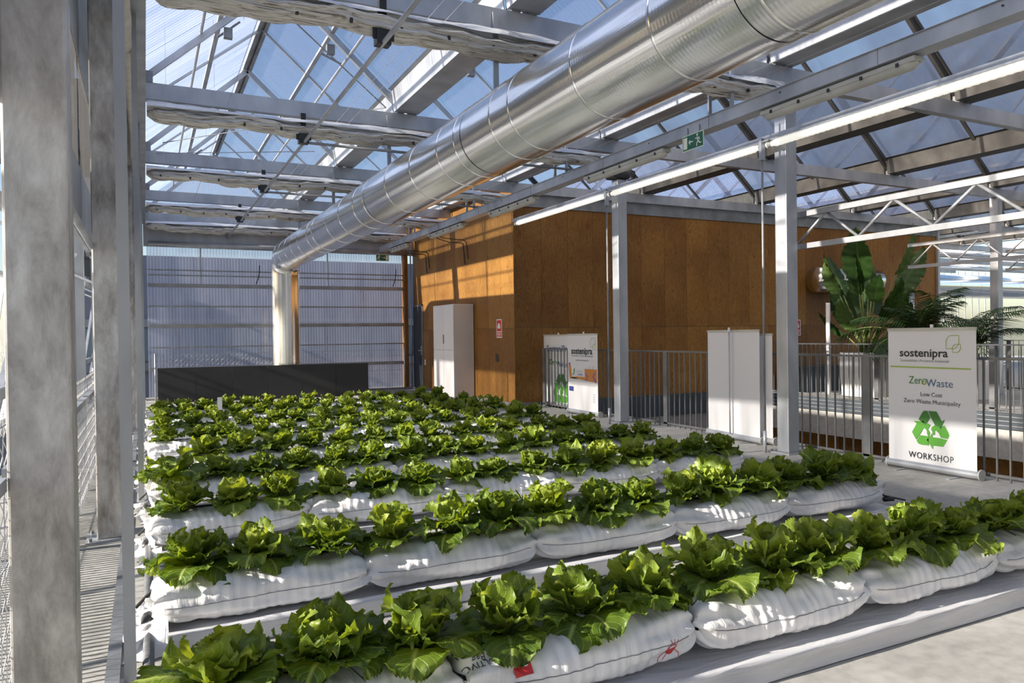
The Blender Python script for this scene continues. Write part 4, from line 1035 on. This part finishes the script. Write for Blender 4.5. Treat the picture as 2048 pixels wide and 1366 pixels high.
def lab_bag(r, k):
    pos = ['leftmost', 'second from left', 'middle', 'second from right', 'rightmost'][k]
    return f'white plastic grow bag, {pos} of the {RN[r]} lettuce row'
for r, yr in enumerate(ROWS):
    nb_ = NB_
    for k in range(nb_):
        me, sme = BAGS[(r * 3 + k * 2) % 5]
        x = .52 + k * (1.0 if r else 1.02) - (.05 if r == 0 else 0)
        o = link_mesh('grow_bag', me, None, (x, yr + random.uniform(-.02, .02), .052), (0, 0, random.uniform(-.03, .03)))
        if r == 2 and k == 0: o.rotation_euler.z = .10; o.location.x = .50
        o.scale = (1.0, 1.0, random.uniform(1.04, 1.14))
        tag(o, lab_bag(r, k), 'grow bag', 'white grow bags in the lettuce rows')
        w2 = link_mesh('weld_line', sme, o)
        BAGOBJ[(r, k)] = o
    # gutter below each row, wrapped in white film
    h = .095 if r < 2 else .075
    wd = .36
    def gf(u, v, yr=yr, h=h, r=r):
        prof = [(-.37, 0), (-.365, h * .5), (-.372, h), (-.345, h + .006), (-.335, h * .55), (-.20, h * .42), (.0, h * .5), (.20, h * .42), (.335, h * .55), (.345, h + .006), (.372, h), (.37, 0)]
        i = u * 11; i0 = min(int(i), 10); f_ = i - i0
        a = prof[i0]; b_ = prof[i0 + 1]; yy = a[0] + (b_[0] - a[0]) * f_; zz = a[1] + (b_[1] - a[1]) * f_
        x = .07 + 5.05 * v
        nn = noise.noise((x * 1.3, u * 5, r)) * .012 + noise.noise((x * 5, u * 9, r)) * .005
        return (x, yy * (.95) + nn * (1 if zz > .01 else .3), max(.004, zz + nn * .8))
    mb = MB(); mb.grid(gf, 34, 140)
    g = mb.build('gutter_film', M['gutter_plastic'], None, True, loc=(0, yr, 0))
    tag(g, f'long gutter wrapped in white film under the {RN[r]} lettuce row', 'gutter')
    # ragged film end on the left
    def ge(u, v, r=r, h=h):
        a = (u - .5) * .72
        return (.075 - .16 * v - .03 * sin(u * 23 + r) * v, a + .02 * sin(v * 9 + u * 14), max(.005, h * (1 - .5 * v) * (1 - abs(2 * u - 1) ** 6) + .02 * sin(u * 31 + v * 3) * v))
    mb = MB(); mb.grid(ge, 40, 10); mb.build('ragged_film_end', M['bag'], g, True)
# row end folds: loose crumpled film between the bags from the third row back
def tuft_me(seed):
    def tf(u, v):
        s_ = (u - .5); w_ = .30 * (1 - .15 * v)
        return (.035 * sin(u * 21 + seed) * (.3 + v) + .02 * noise.noise((u * 6, v * 3, seed)), s_ * w_, .20 * v + .02 * sin(u * 15 + seed) * v)
    mb = MB(); mb.grid(tf, 36, 10); return mb.mesh('film_fold', M['bag'], True)
TF = [tuft_me(k) for k in range(4)]
for r, yr in enumerate(ROWS):
    for k in range(NB_):
        b_ = BAGOBJ[(r, k)]
        o = link_mesh('gathered_end', TF[(r + k) % 4], b_, (-.485, 0, .02)); o.scale = (1.2, .75 if r > 1 else .45, .85 if r > 1 else .42)

# white film sheets lying between the rear rows
for r in range(2, 8):
    y0, y1 = ROWS[r] + .36, ROWS[r + 1] - .36
    def sf(u, v, y0=y0, y1=y1, r=r): x = .12 + 4.95 * v; return (x, y0 + (y1 - y0) * u, .012 + .02 * abs(noise.noise((x * 1.6, u * 2, r))) + .008 * abs(noise.noise((x * 6, u * 6, r))))
    mb = MB(); mb.grid(sf, 14, 110); o = mb.build('ground_film', M['gutter_plastic'], None, True)
    tag(o, f'white film lying on the floor behind the {RN[r]} lettuce row', 'sheet')

t = empty('plant_tag', (1.06, 12.72, .2), 0, 'white plastic tag standing up in the last lettuce row', 'tag')
MB().box((-.035, -.003, 0), (.035, .003, .26)).build('tag_blade', M['white_paint'], t); MB().box((-.05, -.004, -.12), (.05, .004, .06)).build('tag_foot', M['bag'], t)

# printing on the front bags
def decal(me, mat, parent, target, name, origin, xdir, ydir, off_=.0025):
    """lay a flat mesh (x,y) onto the target mesh: origin + x*xdir + y*ydir, dropped along the plane normal"""
    xd = Vector(xdir).normalized(); yd = Vector(ydir).normalized(); nn = xd.cross(yd).normalized()
    bvh = BVHTree.FromPolygons([v.co[:] for v in target.vertices], [p_.vertices[:] for p_ in target.polygons])
    bmm = bmesh.new(); bmm.from_mesh(me); bmesh.ops.triangulate(bmm, faces=bmm.faces); bmesh.ops.subdivide_edges(bmm, edges=[e_ for e_ in bmm.edges if e_.calc_length() > .02], cuts=1, use_grid_fill=True)
    for v in bmm.verts:
        q = Vector(origin) + xd * v.co.x + yd * v.co.y
        hit = bvh.ray_cast(q + nn * .25, -nn, .6)
        v.co = (hit[0] + nn * off_) if hit[0] else q
    me2 = bpy.data.meshes.new(name); bmm.to_mesh(me2); bmm.free(); me2.materials.append(mat)
    return link_mesh(name, me2, parent)
INKB = flat('bag_print_black', (.05, .05, .055), .4); REDB = flat('bag_print_red', (.55, .03, .03), .4)
def disc_me(pts):
    me = bpy.data.meshes.new('mark'); me.from_pydata([(a, b_, 0) for a, b_ in pts], [], [tuple(range(len(pts)))]); return me
def lines_me(segs, th):
    v = []; f = []
    for a, b_ in segs:
        a = Vector(a); b_ = Vector(b_); d = (b_ - a).normalized(); nn = Vector((-d.y, d.x)) * th / 2; i = len(v)
        for q in (a + nn, a - nn, b_ - nn, b_ + nn): v.append((q.x, q.y, 0))
        f.append((i, i + 1, i + 2, i + 3))
    me = bpy.data.meshes.new('mark'); me.from_pydata(v, [], f); return me
tb = BAGOBJ[(0, 1)]; tm = tb.data
XD = (-1, 0, 0); YD = (0, -.62, -.78)      # upside-down lettering on the sloping front
decal(text_mesh('SACO DE CULTIVO', .032), INKB, tb, tm, 'lettering', (-.37, -.12, .155), XD, YD)
decal(text_mesh('Grow Bag', .036), INKB, tb, tm, 'lettering', (-.40, -.12, .185), XD, YD)
decal(text_mesh('Cultivo', .030), INKB, tb, tm, 'lettering', (-.42, -.08, .215), XD, YD)
decal(disc_me([(-.035, -.028), (.035, -.028), (.035, .028), (-.035, .028)]), REDB, tb, tm, 'red_mark', (-.30, -.15, .125), XD, YD)
decal(disc_me([(-.035, -.01), (.035, -.01), (.035, .01), (-.035, .01)]), INKB, tb, tm, 'black_mark', (-.275, -.135, .165), XD, YD)
# red spider-like mark near the right end
YU = (0, .25, .97)
decal(disc_me([(.026 * cos(k * pi / 6), .018 * sin(k * pi / 6)) for k in range(12)]), REDB, tb, tm, 'red_mark', (.36, -.19, .085), (1, 0, 0), YU)
decal(lines_me([((-.02, 0), (-.05, -.025)), ((-.05, -.025), (-.055, -.05)), ((-.015, -.01), (-.035, -.04)), ((.02, 0), (.045, -.02)), ((.045, -.02), (.04, -.045)), ((0, .015), (-.01, .035)), ((.01, .012), (.012, .034)), ((.018, .01), (.028, .03))], .003), REDB, tb, tm, 'red_mark', (.36, -.19, .085), (1, 0, 0), YU)

# drip hoses
for r, yr in enumerate(ROWS):
    t = empty('drip_hose', (0, yr, 0), 0, f'thin black drip hose lying over the {RN[r]} lettuce row', 'hose')
    pts = [(-.06, .02, .12), (.02, .02, .20)] + [(.1 + .25 * k, .03 + .02 * sin(k * 1.7 + r), .262 + .008 * sin(k * 2.1)) for k in range(20)] + [(5.1, .03, .2), (5.25, .02, .08), (5.45, -.02, .03)]
    MB().tube(pts, .008, 6).build('hose', M['black'], t, True)
    mb = MB()
    for k in range(15):
        xx = .22 + k * .333; mb.tube([(xx, .03, .265), (xx + .05, -.05, .285), (xx + .09, -.1, .25)], .0025, 4)
    mb.build('drippers', M['black'], t)['kind'] = 'stuff'
    if r in (1, 2): MB().tube([(5.25, .02, .05), (5.33, .0, .05)], .02, 8).build('end_plug', M['black'], t, True)
t = empty('supply_pipe', (0, 0, 0), 0, 'grey supply pipe with black fittings lying left of the lettuce rows', 'pipe')
MB().tube([(-.015, 2.0, .05), (.0, 5, .05), (-.005, 9, .05), (.0, 13.6, .05)], .024, 10).build('pipe', M['rail'], t, True)
for yr in ROWS:
    mb = MB(); mb.tube([(-.005, yr - .05, .05), (-.005, yr + .05, .05)], .036, 10); mb.tube([(-.005, yr, .05), (.08, yr, .09)], .016, 8); mb.tube([(-.005, yr - .06, .05), (-.03, yr - .1, .03)], .012, 6)
    mb.build('fitting', M['black'], t, True)

# ------------------------------------------------------------------ lettuces
def lettuce_leaf(seed, Ln, Wd, bend, ruff, cup, a0):
    rg_ = random.Random(seed); ph = [rg_.uniform(0, 6.28) for _ in range(8)]; nu, nv = 19, 21
    K = 60; cl_ = [(0., 0.)]; tn = []
    for j in range(K + 1):
        t_ = j / K; an = a0 + bend * (t_ ** 1.5); tn.append(an)
        if j < K: cl_.append((cl_[-1][0] + Ln / K * cos(an), cl_[-1][1] + Ln / K * sin(an)))
    lob = rg_.randint(5, 6)
    mb = MB(); mb.uv = []
    for j in range(nv):
        t_ = (j / (nv - 1)) ** .92
        e_ = 1 - ((t_ - .60) / .44) ** 2
        wprof = max(.13 + .25 * t_, sqrt(max(0., e_))) if t_ < .75 else sqrt(max(.02, e_))
        for i in range(nu):
            u = i / (nu - 1) * 2 - 1; au = abs(u)
            # scalloped and toothed margin
            scal = 1 + (.07 * sin(t_ * lob * 2 * pi + ph[0] + (0 if u > 0 else 1.7)) + .045 * (1 if (j % 2) else -1)) * max(0, au - .72) / .28
            x = Wd * wprof * sin(u * pi / 2 * .96) * scal
            tl_ = t_ + .05 * (1 - au * au) * max(0, t_ - .8) / .2 + (.025 * (1 if i % 2 else -1) * max(0, t_ - .93) / .07)
            jf = min(tl_, .999) * K; j0 = min(int(jf), K - 1); f_ = jf - j0
            cy = cl_[j0][0] * (1 - f_) + cl_[j0 + 1][0] * f_; cz = cl_[j0][1] * (1 - f_) + cl_[j0 + 1][1] * f_
            ex_ = max(0, tl_ - .999); cy += Ln * ex_ * cos(tn[-1]); cz += Ln * ex_ * sin(tn[-1]); an = tn[j0]
            rr_ = max(au ** 2.2 * min(1, .25 + t_), max(0, (t_ - .70) / .30) ** 1.6)
            th = atan2(x, (t_ - .45) * Ln)
            r1 = ruff * rr_ * (.9 * sin(th * 5 + ph[1]) + .55 * sin(th * 11 + ph[2]) + .28 * sin(th * 21 + ph[3]))
            blist = .0035 * sin(u * 11 + t_ * 20 + ph[4]) * sin(t_ * 26 + ph[5])
            h_ = cup * u * u * Wd * min(1, t_ * 2.0) + r1 + blist
            mb.v.append((x, cy - sin(an) * h_, cz + cos(an) * h_)); mb.uv.append(((u + 1) / 2, t_))
    for j in range(nv - 1):
        for i in range(nu - 1):
            a = j * nu + i; mb.f.append((a, a + 1, a + 1 + nu, a + nu))
    return mb.mesh('lettuce_leaf', M['lettuce'], True)
OUT = [lettuce_leaf(k, random.uniform(.175, .215), random.uniform(.085, .105), random.uniform(-2.0, -1.0), .020, .10, .80) for k in range(8)]
MID = [lettuce_leaf(20 + k, random.uniform(.155, .19), random.uniform(.078, .095), random.uniform(-1.4, -.2), .022, .20, 1.10) for k in range(6)]
INN = [lettuce_leaf(40 + k, random.uniform(.12, .15), random.uniform(.058, .070), random.uniform(-.5, .35), .018, .40, 1.2) for k in range(5)]
def build_lettuce(loc, rz, sc_, tone, rg_, label, cnt=(8, 7, 6)):
    t = empty('lettuce', loc, rz, label, 'lettuce', 'leafy green lettuces in the grow bags'); t.scale = (sc_, sc_, sc_ * rg_.uniform(.95, 1.12))
    def add(me, az, dz, tilt, s_, tn_):
        o = bpy.data.objects.new('leaf', me); COL.objects.link(o); o.parent = t
        o.location = (0, 0, dz)
        q = Quaternion((0, 0, 1), az) @ Quaternion((1, 0, 0), tilt) @ Quaternion((0, 1, 0), rg_.uniform(-.25, .25))
        o.rotation_mode = 'QUATERNION'; o.rotation_quaternion = q; o.scale = (s_, s_, s_)
        o.color = (max(0, min(1, tn_)), 0, 0, 1)
    for k in range(cnt[0]): add(rg_.choice(OUT), 2 * pi * (k + rg_.uniform(-.3, .3)) / cnt[0], .0, rg_.uniform(-.25, .20), rg_.uniform(.85, 1.12), tone - .12 + rg_.uniform(-.1, .1))
    for k in range(cnt[1]): add(rg_.choice(MID), 2 * pi * (k + .5 + rg_.uniform(-.3, .3)) / cnt[1], .02, rg_.uniform(-.2, .2), rg_.uniform(.85, 1.1), tone + .08 + rg_.uniform(-.12, .12))
    for k in range(cnt[2]): add(rg_.choice(INN), 2 * pi * (k + rg_.uniform(-.3, .3)) / cnt[2], .035, rg_.uniform(-.1, .25), rg_.uniform(.8, 1.1), tone + .3 + rg_.uniform(-.1, .15))
    return t
lr = random.Random(11)
NTH = ['leftmost'] + [f'{ORD[k]} from the left' for k in range(1, 14)] + ['rightmost']
for r, yr in enumerate(ROWS):
    for k in range(15):
        b_ = k // 3; j = k % 3
        x = .20 + b_ * (1.0 if r else 1.02) + j * .325 + lr.uniform(-.02, .02)
        if r == 4 and k == 0: continue
        if r == 3 and k == 0:
            build_lettuce((x, yr, .245), 1.2, 1.38, .45, lr, 'loose lettuce with big spreading leaves at the left end of the fourth row', (9, 3, 0)); continue
        sc_ = lr.uniform(.92, 1.10) * (1.12 if r < 2 else 1.04)
        tone = .42 + lr.uniform(-.12, .12)
        nm = NTH[k] if r != 4 or k == 14 else NTH[k - 1]
        t = build_lettuce((x, yr + lr.uniform(-.03, .03), .248 + (.006 if r < 2 else 0)), lr.uniform(0, 6.28), sc_, tone, lr, f'curly green lettuce, {nm} in the {RN[r]} row of bags', (7, 6, 5) if r < 4 else (6, 5, 4))

# ------------------------------------------------------------------ planters with big plants beyond the void
def planter(x, y, label, h=.93, rr_=.50):
    t = empty('planter', (x, y, 0), 0, label, 'planter')
    def pf(u, v):
        a = u * 2 * pi; ca, sa = cos(a), sin(a); k = (abs(ca) ** 3.2 + abs(sa) ** 3.2) ** (-1 / 3.2)
        R = rr_ * (.86 + .14 * min(1, v * 1.1)) * (1 - .10 * max(0, v - .9) / .1)
        return (R * ca * k, R * sa * k, h * v)
    mb = MB(); mb.grid(pf, 48, 20, closed_u=True); mb.build('pot', M['planter'], t, True)
    mb = MB(); mb.tube([(0, 0, h - .1), (0, 0, h - .06)], rr_ * .86, 24); mb.build('soil', M['soil'], t)
    return t
planter(13.75, 10.75, 'white rounded planter holding the big paddle-leaved plant')
planter(13.75, 9.55, 'white rounded planter next to it, partly hidden by the recycling banner')
planter(15.0, 9.2, 'white rounded planter holding the right palm', .8, .4)

def paddle_leaf(seed, Ln, Wd):
    rg_ = random.Random(seed); mb = MB(); mb.uv = []; nu, nv = 11, 28
    bend = rg_.uniform(-.5, -.1)
    y = z = 0.; pts = []
    for j in range(nv):
        pts.append((y, z)); an = bend * (j / nv) ** 1.5; y += Ln / nv * sin(-an) ; z += Ln / nv * cos(an)
    for j in range(nv):
        t_ = j / (nv - 1); wd = Wd * (sin(pi * min(1, t_ ** .8)) ** .7 * (1 - .15 * t_) + .01)
        for i in range(nu):
            u = i / (nu - 1) * 2 - 1
            fold = abs(u) * wd * .35 + .012 * sin(t_ * 40 + u * 3) * abs(u)
            mb.v.append((u * wd, pts[j][0] - fold, pts[j][1])); mb.uv.append(((u + 1) / 2, t_))
    for j in range(nv - 1):
        for i in range(nu - 1):
            if (j * 7 + seed) % 9 == 0 and i in (0, nu - 2): continue
            a = j * nu + i; mb.f.append((a, a + 1, a + 1 + nu, a + nu))
    return mb.mesh('paddle_leaf', M['banana'], True)
PL = [paddle_leaf(k, 1.0, .20 + .02 * (k % 3)) for k in range(5)]
t = empty('paddle_leaf_plant', (13.75, 10.75, .86), 0, 'tall paddle-leaved plant with broad upright leaves in the white planter', 'plant')
pr = random.Random(5)
specs = []   # (azimuth deg, lean, petiole length, leaf length, width)
for k in range(22):
    az = 360 * k / 22 * 2.4; hgt = pr.uniform(.55, 1.55)
    specs.append((az, pr.uniform(.15, .75) * (1.5 - .5 * hgt), hgt, pr.uniform(.7, 1.05), pr.uniform(.8, 1.15)))
specs += [(205, .22, 1.55, 1.25, 1.4), (300, .28, 1.75, 1.15, 1.3), (325, .4, 1.45, 1.1, 1.25), (150, .3, 1.35, 1.0, 1.2)]
for k, (az, lean, pl_, ll, lw) in enumerate(specs):
    az = radians(az); d = Vector((cos(az), sin(az), 0)); base = d * .07
    tip = base + d * (pl_ * sin(lean)) + Vector((0, 0, pl_ * cos(lean)))
    midp = base + (tip - base) * .5 - d * .04
    MB().tube([base, midp, tip], [.022, .017, .010], 6).build('leaf_stalk', M['stem'], t, True)
    o = link_mesh('leaf', PL[k % 5], t, tip)
    dr = (tip - midp).normalized() + d * .15; q = dr.to_track_quat('Z', 'Y')
    face = Quaternion((0, 0, 1), pr.uniform(-.9, .9)); o.rotation_mode = 'QUATERNION'; o.rotation_quaternion = q @ face; o.scale = (lw, ll, ll); o.color = (pr.uniform(.2, .9), 0, 0, 1)
# palms
def frond(seed, Ln):
    rg_ = random.Random(seed); mb = MB(); mb.uv = []; n_ = 34
    pts = []; y = z = 0.; an = 1.15
    for j in range(n_ + 1):
        pts.append(Vector((0, y, z))); an -= 1.75 / n_; y += Ln / n_ * cos(an); z += Ln / n_ * sin(an)
    for j in range(5, n_):
        t_ = j / n_; ll = Ln * .36 * sin(pi * min(1, t_ * .85 + .12)) ** .8; d = (pts[j + 1] - pts[j]).normalized() if j < n_ else d
        for s_ in (-1, 1):
            dir_ = (Vector((s_, 0, 0)) * .85 + d * .65 + Vector((0, 0, -.18 + rg_.uniform(-.12, .12)))).normalized(); wv = dir_.cross(Vector((0, 0, 1))).normalized() * .014
            b0 = pts[j]; m1 = b0 + dir_ * ll * .5 + Vector((0, 0, .01)); e_ = b0 + dir_ * ll + Vector((0, 0, -ll * .28)); i0 = len(mb.v)
            for q, k_ in ((b0, .4), (m1, 1.)): mb.v += [tuple(q + wv * k_), tuple(q - wv * k_)]; mb.uv += [(.3, t_), (.7, t_)]
            mb.v.append(tuple(e_)); mb.uv.append((.45, t_)); mb.f += [(i0, i0 + 1, i0 + 3, i0 + 2), (i0 + 2, i0 + 3, i0 + 4)]
    st = MB(); st.tube(pts, [.012 - .009 * k / n_ for k in range(n_ + 1)], 5)
    return mb.mesh('frond_leaflets', M['palm'], False), st.mesh('frond_rib', M['stem'], True)
FRN = [frond(k, 1.35 + .1 * k) for k in range(4)]
def palm(loc, label, n_, s_, seed):
    t = empty('potted_palm', loc, 0, label, 'plant'); rg_ = random.Random(seed)
    for k in range(n_):
        az = 2 * pi * k / n_ + rg_.uniform(-.3, .3); tl_ = rg_.uniform(-.35, .75); a, b_ = FRN[k % 4]; sc_ = s_ * rg_.uniform(.75, 1.1)
        o = link_mesh('frond', a, t, (0, 0, .1)); o.rotation_mode = 'QUATERNION'; o.rotation_quaternion = Quaternion((0, 0, 1), az) @ Quaternion((1, 0, 0), tl_); o.scale = (sc_,) * 3; o.color = (rg_.uniform(.2, .8), 0, 0, 1)
        link_mesh('rib', b_, o)
    MB().tube([(0, 0, -.1), (.02, 0, .15)], [.07, .05], 10).build('trunk', M['stem'], t, True)
    return t
palm((13.75, 9.55, .86), 'dense dark feather palm behind the recycling banner', 22, 1.05, 3)
palm((15.0, 9.2, .75), 'feather palm with drooping fronds right of the recycling banner', 14, 1.05, 8)
palm((14.2, 9.9, .5), 'smaller feather palm between the two white planters', 10, .8, 9)
t = empty('drain_pipe', (13.3, 11.35, 0), 0, 'white vertical pipe beside the left planter', 'pipe')
MB().tube([(0, 0, 0), (0, 0, 2.0)], .045, 14).build('pipe', M['white_paint'], t, True); MB().tube([(0, 0, 1.02), (0, 0, 1.06)], .052, 14).build('coupling', M['white_paint'], t, True)
t = empty('standing_duct', (15.1, 10.75, 0), 0, 'shiny upright duct between the paddle-leaved plant and the palm', 'duct')
MB().tube([(0, 0, 0), (0, 0, 1.2), (0, 0, 2.5)], .12, 24).build('duct_section', M['riser'], t, True); MB().tube([(0, 0, 2.5), (0, 0, 2.54)], .14, 24).build('cap', M['steel_dark'], t, True)
# dark box beside the planter, duct stub on the plywood
t = empty('dark_bench', (14.2, 12.3, 0), 0, 'dark blue low cabinet against the plywood front beyond the void', 'cabinet')
MB().box((-.9, -.25, 0), (.5, .3, .55)).build('body', M['void_dark'], t); MB().box((-.92, -.27, .55), (.52, .32, .58)).build('top', M['void_dark'], t)
t = empty('duct_stub', (15.3, 12.53, 2.62), 0, 'shaded round duct stub on the plywood behind the tall plant', 'duct')
MB().tube([(-.9, .1, 0), (.2, .1, 0), (1.2, .1, 0)], .30, 32).build('stub', M['duct_x'], t, True); MB().tube([(-.5, .1, 0), (-.48, .1, 0)], .308, 32).build('seam_ring', M['duct'], t, True)

# far hall beyond the plywood block
t = empty('far_duct', (0, 17, 2.95), 0, 'distant shiny duct crossing behind the palms at the far right', 'duct')
MB().tube([(19.6, 0, 0), (24, 0, 0), (30, 0, 0), (36, 0, 0)], .42, 40).build('duct_section', M['duct_x'], t, True)
for k in range(12): MB().tube([(20.2 + k * 1.2, 0, 0), (20.23 + k * 1.2, 0, 0)], .43, 40, False).build('seam_ring', M['duct'], t, True)
wx = empty('wall_far_right', kind='structure')
for k in range(40): MB().box((19.6 + k * .62, 25.93, 0), (19.64 + k * .62, 25.97, 4.6)).build('mullion', M['steel_dark'], wx)
for k in range(14):
    mb = MB(); x0 = 19.6 + k * 1.2; mb.v = [(x0, 26, 0), (x0 + 1.19, 26, 0), (x0 + 1.19, 26, 4.6), (x0, 26, 4.6)]; mb.f = [(0, 1, 2, 3)]; mb.build('wall_sheet', M['roof_poly'], wx)
for z in (.95, 1.9, 2.9, 3.9): MB().box((19.5, 25.9, z), (38, 25.98, z + .07)).build('girt', M['steel'], wx)
for k in range(6): MB().box((20 + k * 3.2, 25.8, 0), (20.15 + k * 3.2, 25.95, 4.6)).build('post', M['steel'], wx)
for f in (16.3, 19.7, 23.1):
    MB().box((19.4, f - .05, ZB0), (36, f + .05, ZB1)).build('tie_beam', M['steel'], ce)
    MB().tube([(19.5, f - .1, 3.95), (36, f - .1, 3.95)], .10, 10).build('folded_screen', M['screen_film'], ce, True)
for f in (14, 18, 22):
    MB().tube([(19.5, f, 3.6), (36, f, 3.75)], .02, 6).build('heating_pipe', M['steel'], ce, True)
MB().box((27, -4, -.3), (40, 27, 0)).build('slab', M['concrete'], floor)
for k in range(6):
    MB().bar((19.5 + 3.2 * k, 13, 4.45), (19.5 + 3.2 * k, 26, 4.45), .3, .25).build('gutter', M['steel'], ce)
